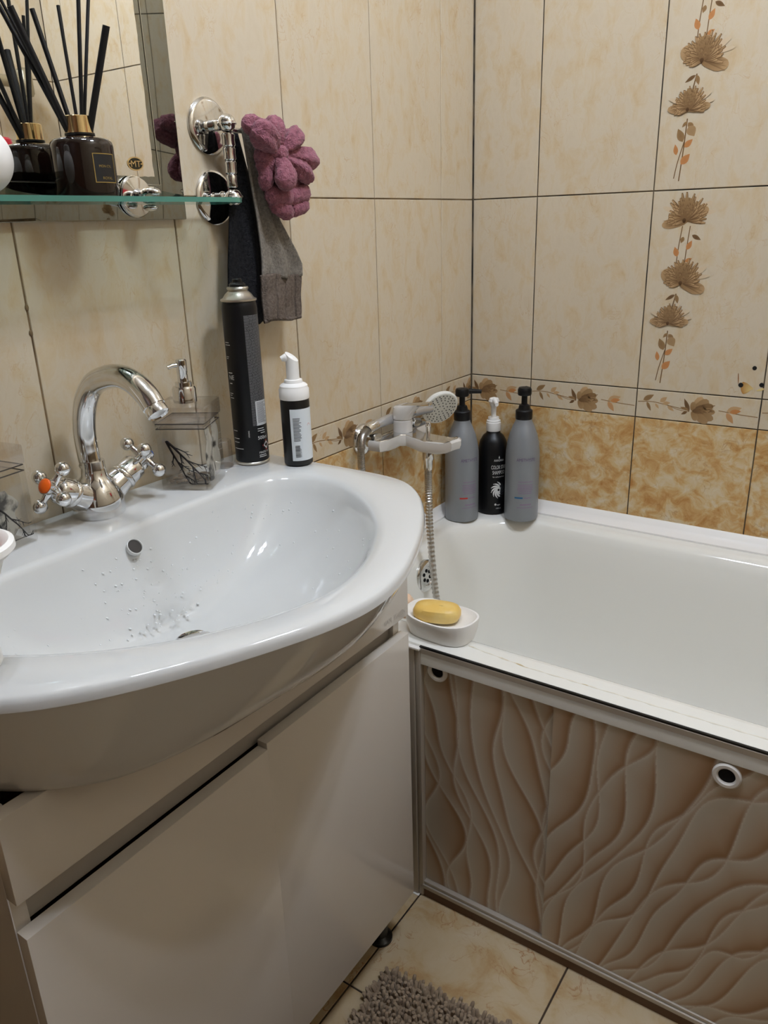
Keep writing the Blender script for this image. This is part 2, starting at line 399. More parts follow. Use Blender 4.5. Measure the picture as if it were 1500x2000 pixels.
def vine_decor():
    acc = dict(V=[], F=[], C=[])
    stem([(0.003, .034), (.035, .036), (.075, .030), (.112, .024)], .0008, acc, 0, BR); stem([(.17, .030), (.21, .026), (.246, .024)], .0008, acc, 0, BR)
    stem([(.058, .034), (.09, .024), (.112, .022)], .0006, acc, 0, BR)
    for (x, y, a, l, w, c) in ((.014, .038, .55, .026, .0055, BR), (.022, .035, -1.1, .022, .0035, BR), (.050, .037, .7, .018, .005, PE), (.056, .034, .2, .016, .004, PE),
                               (.040, .033, -.9, .014, .0025, PE), (.066, .030, -.6, .018, .0035, PE), (.112, .022, 2.0, .030, .0045, DK), (.110, .026, 2.9, .018, .003, BR),
                               (.186, .030, .35, .030, .0070, PE), (.192, .029, .2, .022, .005, OR), (.186, .027, -.95, .026, .0055, mixc(OR, PE, .5)), (.108, .022, -2.6, .014, .003, DK)):
        vl = 3 + len(acc['V']) * .03; leaf(x, y, a, l, w, c, acc, vl)
    lay = vl + 2
    for a, ln, wd, c0, c1 in ((1.05, .036, .010, LT, PE), (.70, .040, .011, BR, LT), (.35, .044, .010, DK, BR), (.05, .046, .010, BR, LT), (-.3, .046, .011, mixc(BR, DK, .3), LT),
                              (-.62, .040, .010, BR, LT), (-1.1, .022, .008, BR, LT), (1.5, .020, .007, BR, LT), (.15, .028, .008, DK, BR)):
        petal(.118, .024, a, ln, wd, c0, c1, acc, lay, 14, .08); lay += 1
    for i in range(16): petal(.130 + random.random() * .024, .016 + random.random() * .022, random.uniform(-.6, .9), .010, .0012, DK, BR, acc, lay, 6)
    return acc
DECOR = {}
def add_decor(tile, kind, w, h, u0):
    """u0: how far the tile's left edge is cut away from the full pattern"""
    key = (kind, round(u0, 4), round(w, 4))
    if key not in DECOR:
        random.seed(11 if kind == 'spray' else 5)
        acc = spray_decor() if kind == 'spray' else vine_decor()
        V = []; keep = []
        for x, y, z in acc['V']:
            xx = x - u0; keep.append(-0.0 <= xx <= w); V.append((xx - w / 2, y - h / 2, z))
        F = [f for f in acc['F'] if all(keep[i] for i in f)]
        me = bpy.data.meshes.new('flower_relief'); me.from_pydata(V, [], F); me.materials.append(FLORAL); me.update()
        a = me.color_attributes.new('col', 'FLOAT_COLOR', 'POINT'); a.data.foreach_set('color', np.asarray(acc['C'], dtype=np.float32).ravel())
        DECOR[key] = me
    if len(DECOR[key].polygons) == 0: return
    o = bpy.data.objects.new('flower_relief' if kind == 'spray' else 'vine_relief', DECOR[key]); COL.objects.link(o); o.parent = tile

def wall_tiles(wall, frame, length, cut, place, flowers, rows, lo=0.0):
    """columns measured from the corner; place(u0,u1)->centre function; left-to-right reading flips with the wall"""
    edges = [0.0, cut]
    while edges[-1] < length - 1e-6: edges.append(min(edges[-1] + TW, length))
    for ci in range(len(edges) - 1):
        a, b = edges[ci], edges[ci + 1]; w = b - a - G
        if w < 0.01: continue
        for (z0, z1, kind) in rows:
            h = z1 - z0 - G
            t = put_tile('wall_tile' if kind != 'border' else 'border_tile', wall, frame, place((a + b) / 2, (z0 + z1) / 2), w, h,
                         AMBER if kind == 'amber' else CREAM, kind)
            if kind == 'border':
                if frame is FR_B: u0 = TW - (b - a) if ci == 0 else 0.0
                else: u0 = 0.0
                add_decor(t, 'vine', w, h, u0)
            if kind == 'cream' and ci in flowers and frame is FR_B:
                add_decor(t, 'spray', w, h, 0.0)
rows = [(BZ - BB - TH, BZ - BB, 'amber'), (BZ - BB, BZ, 'border')] + [(BZ + i * TH, min(BZ + (i + 1) * TH, RZ), 'cream') for i in range(5) if BZ + i * TH < RZ - .02]
wall_tiles(wall_b, FR_B, RX, 0.1578, lambda c, z: Vector((c, GD, z)), (2 + 0, 4), rows)
wall_tiles(wall_l, FR_L, -RY, 0.1414, lambda c, z: Vector((-GD, -c, z)), (), rows)
wall_tiles(wall_r, FR_R, -RY, 0.20, lambda c, z: Vector((RX + GD, -c, z)), (), rows[2:])
# floor tiles
fx = [-0.019 + 0.3 * i for i in range(6)]; fy = [0.253 - 0.3 * i - 0.3 for i in range(10)]
fx = [0.0] + [x for x in fx if 0.02 < x < RX] + [RX]; fy = [0.0] + [y for y in fy if RY + .02 < y < -.02] + [RY]
for i in range(len(fx) - 1):
    for j in range(len(fy) - 1):
        o = put_tile('floor_tile', floor, FR_F, Vector(((fx[i] + fx[i + 1]) / 2, (fy[j] + fy[j + 1]) / 2, -GD)), fx[i + 1] - fx[i] - .003, fy[j] - fy[j + 1] - .003, FLOOR_T, 'floor')
# drilled holes and rust stain on the flower tile
for i, (x, z, r) in enumerate(((.6371, .9321, .0042), (.6155, .8963, .0048), (.6540, .8995, .0044))):
    mesh('drilled_hole', *orient(lathe([(r, 0), (r, 0.0004)], 14), (x, -0.0001, z), (0, -1, 0)), HOLE, wall_b)
acc = dict(V=[], F=[], C=[])
for k in range(9):
    petal(.640 - k * .0006, .8895, math.radians(150 + k * 8), .026 - .001 * k, .004, rgb(214, 190, 130), rgb(170, 120, 60), acc, k, 10)
petal(.6105, .897, PI / 2 + .1, .024, .0012, rgb(150, 100, 55), rgb(110, 70, 36), acc, 10, 8)
petal(.645, .887, 0.35, .016, .003, rgb(214, 196, 140), rgb(206, 180, 120), acc, 11, 8)
mesh('rust_stain', [(x, -(z - GD) - 0.0001, y) for x, y, z in acc['V']], acc['F'], FLORAL, wall_b, colors=acc['C'])
for (y_, z_) in ((-1.1418, 1.1419), (-1.1425, 1.1113)):
    mesh('grout_bead', *ell(.0006, y_, z_,   .0012, .0026, .0040, 12, 8), GROUT_L, wall_l, True)
# corner sealant
struct(mesh('trim_1', *tube([(0.0012, -0.0012, 0.58), (0.0012, -0.0012, RZ)], 0.0022, 8), GROUT_B))

# ------------------------------------------------------------------ ceiling lamp
def ceiling_lamp(x0, y0, power, label):
    t = thing('ceiling_lamp', label, 'lamp', (x0, y0, 0), 0, 'ceiling lamps above the room')
    mesh('lamp_plate', *lathe([(0.02, RZ - .0005), (0.15, RZ - .0005), (0.15, RZ - .02), (0.14, RZ - .03), (0.02, RZ - .03)], 48), WHITE_P, t, True)
    em = bpy.data.materials.new('bulb_glow'); em.use_nodes = True; nt = em.node_tree
    for n in list(nt.nodes): nt.nodes.remove(n)
    o = nt.nodes.new('ShaderNodeOutputMaterial'); e = nt.nodes.new('ShaderNodeEmission'); e.inputs[0].default_value = LAMP_COLOR; e.inputs[1].default_value = power
    nt.links.new(e.outputs[0], o.inputs[0])
    for k in range(5):
        a = 2 * PI * k / 5 + .3; x, y = .095 * math.cos(a), .095 * math.sin(a)
        s = mesh('bulb_socket', *orient(lathe([(.026, 0), (.026, .012)], 16), (x, y, RZ - .042), (0, 0, 1)), CHROME, t, True)
        prof = [(.024 * math.cos(q), -.024 * math.sin(q)) for q in np.linspace(0, PI / 2 - .05, 6)]
        mesh('bulb', *orient(lathe(prof, 14), (x, y, RZ - .0422), (0, 0, 1)), em, t, True)
ceiling_lamp(*LAMPS[0], 'round ceiling lamp with five bulbs over the bathtub')
ceiling_lamp(*LAMPS[1], 'round ceiling lamp with five bulbs over the washbasin')

# ------------------------------------------------------------------ bathtub
RIM = 0.551; TY0 = -0.715
def rr_ring(x0, x1, y0, y1, r, z, n=24):
    """rounded rectangle, 4 corners x n points, radii r = (x0y0, x1y0, x1y1, x0y1)"""
    P = []
    for (cx, cy, a0, rr) in ((x0, y0, PI, r[0]), (x1, y0, 1.5 * PI, r[1]), (x1, y1, 0, r[2]), (x0, y1, .5 * PI, r[3])):
        ox = cx + rr if cx == x0 else cx - rr; oy = cy + rr if cy == y0 else cy - rr
        for i in range(n):
            a = a0 + .5 * PI * i / (n - 1); P.append((ox + rr * math.cos(a), oy + rr * math.sin(a), z))
    return P
tub = thing('bathtub', 'white enamel bathtub built in along the flower tiled wall', 'bathtub', (0, 0, 0))
bx0, bx1, by1 = 0.004, RX - 0.004, -0.004
out = lambda d, z: rr_ring(bx0 + d, bx1 - d, TY0 + d, by1 - d, [.012] * 4, z)
inn = lambda d, z, k=0.0: rr_ring(.062 + d, 1.40 - d * 1.5, -.652 + d, -.058 - d, [.13 - k, .16 - k, .16 - k, .17 - k], z)
rings = [out(.02, RIM - .040), out(0, RIM - .036), out(0, RIM - .004), out(.003, RIM)]
for d, z in ((-.012, RIM), (-.004, RIM - .001), (.004, RIM - .005), (.011, RIM - .014), (.017, RIM - .03), (.024, RIM - .07), (.034, RIM - .15), (.046, RIM - .24), (.062, RIM - .31), (.09, RIM - .35), (.14, RIM - .37)):
    rings.append(inn(d, z, d * .3 if d > 0 else 0))
V, F = loft(rings, False, True)
mesh('tub_shell', V, F, ENAMEL, tub, True)
# dirty sealant along front rim
acc = []
ov = thing('overflow_plate_tmp', '', '') ; bpy.data.objects.remove(ov)
n_ov = Vector((0.97, -0.05, 0.10)).normalized(); p_ov = Vector((0.084, -0.362, 0.492))
ovp = mesh('overflow_plate', *orient(lathe([(.036, -.004), (.036, .003), (.033, .006), (.022, .007), (.020, .004), (.004, .004)], 36), p_ov, n_ov), CHROME_D, tub, True)
hv = []
q = Vector((0, 0, 1)).rotation_difference(n_ov)
for k in range(6):
    a = k * PI / 3; c = p_ov + q @ Vector((.012 * math.cos(a), .012 * math.sin(a), .0042)); hv.append(orient(lathe([(.0042, 0), (.0042, .0006)], 10), c, n_ov))
mesh('drain_slots', *join_parts(hv), HOLE, ovp)
# stained silicone bead on the front rim
bead = []
Pb = [(0.36 + i * .011, -.674 - .012 * min(1, i / 10) + .0006 * math.sin(i * 1.7) , RIM - .0004) for i in range(60)]
mesh('stained_sealant', *tube(Pb, [.0014 + .0006 * math.sin(i * 2.3) for i in range(60)], 6), mat('yellowed_sealant', rgb(224, 219, 204), .6, noise=(40, rgb(196, 178, 140), .55, .66)), tub, True)
# white cove trims where the tub meets the tiles
def cove(name, pts_dir):
    prof = [(0.0005, .028), (.003, .0285), (.006, .026), (.010, .017), (.018, .009), (.026, .0055), (.029, .004), (.029, .0002), (0.0005, .0002)]
    V = []; F = []
    for s in range(2):
        for d, z in prof: V.append(pts_dir(s, d, RIM + z))
    n = len(prof)
    for i in range(n): F.append((i, (i + 1) % n, n + (i + 1) % n, n + i))
    F += [tuple(range(n)), tuple(range(n, 2 * n))[::-1]]
    return struct(mesh(name, V, F, WHITE_P, None, True))
cove('trim_2', lambda s, d, z: (0.001 + s * (RX - .002), -d, z))
cove('trim_3', lambda s, d, z: (d * .6, -0.001 - s * .70, z))

# ------------------------------------------------------------------ bath screen with wave print
def wave_colors(X, Z, fams):
    """printed dune ridges: every family is a set of wavy lines, pale on the crest and shading to brown behind it"""
    brown = np.array(rgb(178, 138, 94)[:3]); pale = np.array(rgb(204, 198, 184)[:3]); deep = np.array(rgb(142, 98, 54)[:3])
    val = np.zeros_like(X); edge = np.zeros_like(X)
    best = np.full_like(X, 9.0); bestr = np.full_like(X, 9.0)
    for f in fams(X, Z):                        # signed distance fields of single lines
        pos = np.where(f >= 0, f, 9.0); neg = np.where(f < 0, -f, 9.0)
        best = np.minimum(best, pos); bestr = np.minimum(bestr, neg)
    w = best / (best + bestr + 1e-6)
    t = np.clip(w, 0, 1) ** 1.25
    c = pale[None, :] * (1 - t[:, None]) + (brown[None, :] * (1 - t[:, None] ** 3) + deep[None, :] * t[:, None] ** 3) * t[:, None]
    e = np.exp(-(np.minimum(best, bestr) / .0032) ** 2)
    c = c * (1 - .55 * e[:, None]) + np.array(rgb(222, 216, 204)[:3])[None, :] * .55 * e[:, None]
    return np.concatenate([c, np.ones((len(c), 1))], 1)
rs = np.random.RandomState(3)
LL = [(0.30 + i * .027 + rs.uniform(-.010, .010), rs.uniform(.016, .030), rs.uniform(13, 21), rs.uniform(0, 6.3), rs.uniform(.004, .009), rs.uniform(24, 36), rs.uniform(0, 6.3)) for i in range(-14, 14)]
def fam_left(X, Z):
    for c, A, k, p, A2, k2, p2 in LL:
        yield X - (c + A * np.sin(k * Z + p) + A2 * np.sin(k2 * Z + p2) + (.52 - Z) * .20)
LR = [(i * .034 + rs.uniform(-.011, .011), rs.uniform(.016, .030), rs.uniform(13, 21), rs.uniform(0, 6.3), rs.uniform(.004, .010), rs.uniform(26, 40), rs.uniform(0, 6.3)) for i in range(-6, 34)]
def fam_right(X, Z):
    u = X - .53; v = .55 - Z
    th = np.clip(-.05 + u * 1.9 + v * .75, 0, 1.25)           # lines turn from upright to level
    S_ = u * np.cos(th * .75) + v * np.sin(th * .95) * 1.05; T_ = -u * np.sin(th) + v * np.cos(th)
    for c, A, k, p, A2, k2, p2 in LR:
        yield S_ - (c + A * np.sin(k * T_ + p) + A2 * np.sin(k2 * T_ + p2))
def wave_panel(name, x0, x1, y, z0, z1, fam, parent, nx, nz):
    xs = np.linspace(x0, x1, nx); zs = np.linspace(z0, z1, nz); X, Z = np.meshgrid(xs, zs); Xf, Zf = X.ravel(), Z.ravel()
    C = wave_colors(Xf, Zf, fam)
    V = np.stack([Xf, np.full_like(Xf, y), Zf], 1)
    idx = np.arange(nx * nz).reshape(nz, nx)
    Fq = np.stack([idx[:-1, :-1], idx[:-1, 1:], idx[1:, 1:], idx[1:, :-1]], -1).reshape(-1, 4)
    # back and rim so that the board has thickness
    n = len(V); b = [(x0, y + .004, z0), (x1, y + .004, z0), (x1, y + .004, z1), (x0, y + .004, z1)]
    V = V.tolist() + b; C = C.tolist() + [list(rgb(190, 170, 140))] * 4
    c = [int(idx[0, 0]), int(idx[0, -1]), int(idx[-1, -1]), int(idx[-1, 0])]
    F = Fq.tolist() + [[n + 3, n + 2, n + 1, n], [c[0], n, n + 1, c[1]], [c[1], n + 1, n + 2, c[2]], [c[2], n + 2, n + 3, c[3]], [c[3], n + 3, n, c[0]]]
    return mesh(name, V, F, WAVE, parent, False, colors=C)
scr = thing('bath_screen', 'sliding bath front with beige wave print in a pale metal frame', 'bath screen', (0, 0, 0))
SY = -0.712
p1 = wave_panel('sliding_panel', .2898, .545, SY + .006, .0365, .5368, fam_left, scr, 230, 420)
p2 = wave_panel('sliding_panel',   .530, 1.495, SY, .0362, .5368, fam_right, scr, 620, 380)
for pnl, x, z, y in ((p1, .3180, .5055, SY + .006), (p2, .7860, .4930, SY)):
    r = mesh('finger_ring', *orient(lathe([(.0195, 0), (.0195, .003), (.0175, .0048), (.0135, .0048), (.0115, .003), (.0115, .0005)], 36, False), (x, y - .0001, z), (0, -1, 0)), WHITE_P, pnl, True)
    mesh('finger_hole', *orient(lathe([(.0117, 0), (.0117, .0006)], 28), (x, y - .0002, z), (0, -1, 0)), HOLE, pnl)
from_bm('top_rail', rbox_bm(.290, 1.498, SY - .0050, SY + .012, .5370, .5472, .0008, 1), ALU, scr, True)
from_bm('dark_gap_strip', rbox_bm(.288, 1.498, SY - .0046, SY + .012, .5474, .5504, .0), BLACK, scr)  # dark gap between tub rim and rail, put in as a black strip
from_bm('bottom_rail', rbox_bm(.284, 1.498, SY - .006, SY + .012, .0205, .0290, .001), ALU, scr, True)
from_bm('guide_lip', rbox_bm(.284, 1.498, SY - .003, SY + .012, .0295, .0360, .001), ALU, scr, True)
from_bm('plinth', rbox_bm(.284, 1.498, SY - .003, SY + .012, .0, .0200, 0), mat('brown_plinth', rgb(104, 76, 52), .5), scr)
bm = rbox_bm(.262, .279, SY - .008, SY + .012, .002, .5430, .003); rbox_bm(.2792, .2895, SY - .006, SY + .012, .002, .5430, .003, 2, bm); from_bm('post', bm, ALU, scr, True)
bm = rbox_bm(.258, .2905, SY - .011, SY + .012, .5431, .5480, .002); from_bm('post_cap', bm, WHITE_P, scr, True)
bm = rbox_bm(.258, .281, SY - .011, SY + .012, .0, .0019, .0006, 1); from_bm('post_cap', bm, WHITE_P, scr, True)

# ------------------------------------------------------------------ washbasin
YC = -1.132; DZ = 0.877
def closed_curve(half, N=160):
    """half: points with v>=0 from back centre round to the front apex; mirrored, then resampled"""
    pts = [np.array(p) for p in half]; full = pts + [np.array((p[0], -p[1])) for p in half[-2:0:-1]]
    n = len(full); dense = []
    for i in range(n):
        a, b, c, d = full[i - 1], full[i], full[(i + 1) % n], full[(i + 2) % n]
        for s in range(24):
            t = s / 24; dense.append(.5 * ((2 * b) + (-a + c) * t + (2 * a - 5 * b + 4 * c - d) * t ** 2 + (-a + 3 * b - 3 * c + d) * t ** 3))
    D = np.array(dense + [dense[0]]); L = np.concatenate([[0], np.cumsum(np.linalg.norm(np.diff(D, axis=0), axis=1))])
    return np.stack([np.interp(np.linspace(0, L[-1], N, endpoint=False), L, D[:, k]) for k in (0, 1)], 1)
def by_angle(curve, c, N=160):
    """resample a curve by direction seen from c so that successive rings correspond"""
    d = curve - np.array(c); a = np.unwrap(np.arctan2(d[:, 1], d[:, 0])); r = np.hypot(d[:, 0], d[:, 1])
    if a[-1] < a[0]: a = a[::-1]; r = r[::-1]
    th = np.linspace(-PI, PI, N, endpoint=False)
    a2 = np.concatenate([a - 2 * PI, a, a + 2 * PI, a + 4 * PI]); r2 = np.tile(r, 4); o = np.argsort(a2)
    rr = np.interp(th, a2[o], r2[o]); return np.stack([c[0] + rr * np.cos(th), c[1] + rr * np.sin(th)], 1)
OC = (.20, 0.0)
outer = by_angle(closed_curve([(.001, 0), (.001, .16), (.001, .30), (.001, .336), (.012, .3395), (.10, .3415), (.20, .341), (.28, .338), (.325, .328), (.358, .305), (.388, .272), (.418, .228), (.452, .165), (.484, .09), (.498, .04), (.502, 0)], 900), OC, 200)
inner = by_angle(closed_curve([(.122, 0), (.121, .10), (.121, .19), (.130, .243), (.158, .276), (.20, .288), (.25, .279), (.30, .252), (.35, .212), (.395, .160), (.43, .096), (.448, .04), (.452, 0)], 900), OC, 200)
def off(curve, k, c=OC): return np.array(c) + (curve - np.array(c)) * k
def ring3(c2, z, zf=None): return [(p[0], p[1], z if zf is None else zf(p)) for p in c2]
low = by_angle(closed_curve([(.001, 0), (.001, .16), (.001, .29), (.004, .316), (.03, .322), (.14, .326), (.24, .320), (.298, .298), (.344, .262), (.374, .222), (.396, .150), (.406, .07), (.409, 0)], 900), OC, 200)
def sstep(a, b, x): t = min(1, max(0, (x - a) / (b - a))); return t * t * (3 - 2 * t)
rings = []
lowz = lambda p: .756
rings.append([(p[0] * .80 + .004, p[1] * .94, lowz(p) + .002) for p in low]); rings.append([(p[0] * .985 + .001, p[1] * .985, lowz(p) - .003) for p in low])
for t, kz in ((0, 0), (.10, .06), (.25, .155), (.45, .32), (.65, .53), (.82, .73), (.93, .86), (.98, .93)):
    cc = low * (1 - t) + outer * t
    rings.append([(p[0], p[1], lowz(l) * (1 - kz) + (DZ - .004) * kz) for p, l in zip(cc, low)])
for k, z in ((.0, -.012), (.003, -.006), (.010, -.002), (.020, 0.0)):
    rings.append([(max(.001, p[0]), p[1], DZ + z) for p in off(outer, 1 - k)])
rings.append(ring3(off(inner, 1.10), DZ - .0005))
for k, z in ((1.03, -.0015), (.995, -.004), (.97, -.009)): rings.append(ring3(off(inner, k), DZ + z))
DR = np.array((.212, .004)); DEP = .140
def bowl_pt(th_i, r):
    p = off(inner, .97)[th_i]; q = DR + (p - DR) * r
    return (q[0], q[1], DZ - .009 - (DEP - .009) * (1 - r ** 2.6) ** 0.85)
base_in = off(inner, .97)
for r in (.97, .93, .88, .82, .75, .67, .58, .48, .38, .28, .19, .125):
    q = DR + (base_in - DR) * r; z = DZ - .009 - (DEP - .009) * (1 - r ** 2.6) ** .85
    if r < .6:
        cq = q - DR; rad = np.hypot(cq[:, 0], cq[:, 1]); ang = np.arctan2(cq[:, 1], cq[:, 0]); m = min(1, (.6 - r) / .4); rad = rad * (1 - m) + .17 * r * m
        q = DR + np.stack([rad * np.cos(ang), rad * np.sin(ang)], 1)
    rings.append(ring3(q, z))
V, F = loft(rings, False, True)
sink = thing('washbasin', 'white ceramic washbasin with bowed front set on the cabinet', 'sink', (0, YC, 0))
mesh('basin', V, F, CERAMIC, sink, True)
# drain and overflow
zb = DZ - DEP
dr = mesh('drain', *lathe([(.0235, zb + .0012), (.0235, zb + .0034), (.021, zb + .0048), (.017, zb + .003), (.013, zb + .0025), (.004, zb + .0025)], 36), CHROME, sink, True, loc=(DR[0], DR[1], 0))
hp = Vector((.1315, -.004, .8525)); hn = Vector((.72, 0, .60)).normalized()
oh = mesh('overflow_hole', *orient(lathe([(.0108, -.004), (.0108, .0016), (.0098, .0020), (.0092, .0012), (.0092, -.004)], 30, False), hp, hn), CERAMIC, sink, True)
mesh('overflow_dark', *orient(lathe([(.0094, -.002), (.0094, .0005)], 24), hp, hn), mat('overflow_shadow', rgb(46, 41, 36), .6), sink)
# water drops left in the bowl
dv = []; rg = random.Random(4)
for k in range(320):
    i = rg.randrange(200); r = rg.uniform(.35, .97) ** .8
    if base_in[i][0] > .40 and r > .8: continue
    p = bowl_pt(i, r); s = rg.uniform(.0007, .0021)
    nx, ny = DR[0] - p[0], DR[1] - p[1]; nn = Vector((nx, ny, .16)).normalized()
    qq = Vector((0, 0, 1)).rotation_difference(nn)
    prof = [(s * math.cos(t), .45 * s * math.sin(t)) for t in (0, .6, 1.1, 1.5)]
    dv.append(orient(lathe(prof, 8), p, nn))
d_ = mesh('water_drops', *join_parts(dv), WATER, sink, True); d_['kind'] = 'stuff'

# ------------------------------------------------------------------ vanity cabinet
cab = thing('vanity_cabinet', 'white gloss vanity cabinet with two handleless doors under the washbasin', 'cabinet', (0, 0, 0))
CX, CY0, CY1 = 0.3226, -1.457, -0.802
GREY = mat('grey_groove_laminate', rgb(190, 184, 176), .4)
bm = rbox_bm(.004, CX - .0175, CY0 + .001, CY0 + .017, .105, .7520, .0008, 1); rbox_bm(.004, CX - .0175, CY1 - .017, CY1 - .001, .105, .7520, .0008, 1, bm)
rbox_bm(.004, CX - .0175, CY0 + .0175, CY1 - .0175, .105, .121, .0008, 1, bm); from_bm('body', bm, GLOSSW, cab, True)
box('groove_back', GREY, cab, CX - .034, CX - .026, CY0 + .0175, CY1 - .0175, .612, .664, .0005)
fas = box('fascia', GLOSSW, cab, CX - .0165, CX, CY0, CY1, .6580, .7525, .0012)
V, F = text_vf('VAN  HALEN', .0125, 'LEFT', 1.0)
mesh('faint_lettering', [(CX + .0002, -.868 + x * .80, .6660 + y) for x, y in V], F, mat('faint_print', rgb(196, 190, 182), .3), fas)
box('door', GLOSSW, cab, CX - .0165, CX, -1.1285, CY1, .104, .6260, .0012)
box('door', GLOSSW, cab, CX - .0135, CX + .003, CY0, -1.1305, .098, .6200, .0012)
for (x, y) in ((.272, -.84), (.272, -1.42), (.05, -.84), (.05, -1.42)):
    mesh('foot', *lathe([(.022, 0), (.022, .006), (.014, .012), (.014, .094), (.024, .098), (.024, .1045)], 20), BLACK, cab, True, loc=(x, y, 0))

# ------------------------------------------------------------------ basin mixer tap
fx_, fy_ = .046, -1.118
tap = thing('basin_mixer_tap', 'chrome swan neck basin tap with two cross handles', 'tap', (fx_, fy_, DZ))
prof = [(.032, .0), (.0335, .005), (.0335, .012), (.0325, .022), (.0290, .034), (.0220, .046), (.0165, .052), (.0155, .062), (.0150, .072)]
vb, fb = lathe(prof, 40)
arms = [(vb, fb)]
for s in (-1, 1):
    ax = Vector((.10 if s < 0 else .10, s * .86, .50)).normalized()
    arms.append(orient(lathe([(.0195, .0), (.0195, .020), (.0180, .034), (.0165, .042)], 28), (0, s * .004, .0185), ax))
mesh('tap_body', *join_parts(arms), CHROME, tap, True)
for s in (-1, 1):
    ax = Vector((.10, s * .86, .50)).normalized(); o0 = Vector((0, s * .004, .0185))
    cap = mesh('valve_collar', *orient(lathe([(.0185, .040), (.0192, .0425), (.0185, .045), (.0175, .046), (.0172, .064), (.013, .069), (.009, .071)], 30), o0, ax), CHROME, tap, True)
    c = o0 + ax * (.081 if s > 0 else .074)
    e1 = ax.orthogonal().normalized(); e1 = Quaternion(ax, .35 if s < 0 else .1) @ e1; e2 = ax.cross(e1)
    parts = [orient(lathe([(.0085, -.012), (.0085, .0), (.0105, .004), (.0105, .010)], 24), c, ax)]
    for a in range(4):
        d = (e1, e2, -e1, -e2)[a]
        parts.append(orient(lathe([(.0062, .004), (.0050, .012), (.0042, .018), (.0055, .022)], 16), c, d))
        b = c + d * .0275; parts.append(ell(b.x, b.y, b.z, .0094, .0094, .0094, 20, 14))
    h = mesh('cross_handle', *join_parts(parts), CHROME, tap, True)
    mesh('colour_button', *orient(lathe([(.0092, .0098), (.0092, .0112), (.0075, .0128), (.002, .0133)], 24), c, ax), mat('orange_button', rgb(226, 96, 22), .3) if s < 0 else mat('blue_button', rgb(40, 80, 150), .3), h, True)
sp = smooth_path([(-.004, 0, .064), (-.006, 0, .085), (-.005, 0, .115), (.006, 0, .148), (.028, 0, .173), (.056, 0, .184), (.083, 0, .187), (.107, 0, .181), (.126, 0, .168), (.136, 0, .156)], 60)
rr = [.0138 + .0006 * math.sin(PI * i / len(sp)) for i in range(len(sp))]
mesh('spout', *tube(sp, rr, 24), CHROME, tap, True)
e = Vector(sp[-1]); d = (Vector(sp[-1]) - Vector(sp[-3])).normalized()
mesh('aerator', *orient(lathe([(.0128, 0), (.0128, .002), (.0134, .003), (.0134, .0105), (.0115, .012), (.0105, .0105), (.003, .0105)], 26), e, d), CHROME, tap, True)
mesh('spout_ring', *orient(lathe([(.0152, 0), (.0157, .002), (.0152, .004)], 26), (-.003, 0, .064), (0, 0, 1)), CHROME, tap, True)

# ------------------------------------------------------------------ soap dispenser with twig, toothbrush box, cup
TWIG = mat('dark_twig', rgb(24, 17, 13), .8, spec=.2)
def twig(parts, p, d, ln, r, depth, rg, flat):
    pts = [Vector(p)]; dd = Vector(d).normalized()
    for k in range(5):
        dd = (dd + Vector((rg.uniform(-.16, .16), rg.uniform(-.16, .16) * flat, rg.uniform(-.12, .12)))).normalized(); pts.append(pts[-1] + dd * ln / 5)
    parts.append(tube(pts, [r * (1 - .12 * k) for k in range(6)], 6))
    if depth > 0:
        for k in (1, 2, 3, 4, 5):
            s = rg.choice((-1, 1)); nd = (dd + Vector((s * rg.uniform(.4, .9), rg.uniform(-.3, .3) * flat, rg.uniform(-.1, .35)))).normalized()
            twig(parts, pts[k], nd, ln * rg.uniform(.30, .45), r * .55, depth - 1, rg, flat)
def acrylic_box(name, label, cat, loc, rz, side, h, seed):
    t = thing(name, label, cat, loc, rz)
    s = side / 2; w = .005
    bm = rbox_bm(-s, s, -s, s, 0, h - .026, .003, 2); from_bm('clear_body', bm, ACRYL, t, True)
    bm = rbox_bm(-s + w, s - w, -s + w, s - w, .007, h - .030, .002, 2); from_bm('inner_wall', bm, ACRYL, t, True)
    return t, s
CLEAR_LID = clear_mat('frosted_acrylic_lid', (.90, .885, .88, 1), 1.0, .12, 1.9)
disp, s = acrylic_box('soap_dispenser', 'clear acrylic soap dispenser with chrome pump and dark twigs inside', 'soap dispenser', (.061, -.9645, DZ + .0005), math.radians(29), .072, .122, 1)
bm = rbox_bm(-s - .002, s + .002, -s - .002, s + .002, .0965, .120, .003, 2); from_bm('lid', bm, CLEAR_LID, disp, True)
bm = rbox_bm(-s + .003, s - .003, -s + .003, s - .003, .088, .0962, .002, 1); from_bm('lid_neck', bm, CLEAR_LID, disp, True)
rg = random.Random(21); parts = []
yf = -s + .003
def flat_twig(parts, x, z, ang, ln, r, depth, rg, y):
    pts = [(x, y, z)]
    for k in range(6):
        ang += rg.uniform(-.12, .12); px, _, pz = pts[-1]; pts.append((min(s - .004, max(-s + .004, px + math.cos(ang) * ln / 6)), y, max(.009, pz + math.sin(ang) * ln / 6)))
    parts.append(tube(pts, [r * (1 - .1 * k) for k in range(7)], 6))
    if depth:
        for k in range(1, 7):
            if rg.random() < .8: flat_twig(parts, pts[k][0], pts[k][2], ang + rg.choice((-1, 1)) * rg.uniform(.35, .8), ln * rg.uniform(.22, .42), r * .6, depth - 1, rg, y)
flat_twig(parts, -.022, .072, -1.12, .066, .0019, 2, rg, yf - .0022); flat_twig(parts, -.021, .071, -.86, .074, .0020, 2, rg, yf - .0018)
mesh('twig', *join_parts(parts), TWIG, disp, True)
BARK = mat('grey_bark', rgb(176, 172, 160), .7, noise=(45, rgb(46, 42, 36), .48, .6))
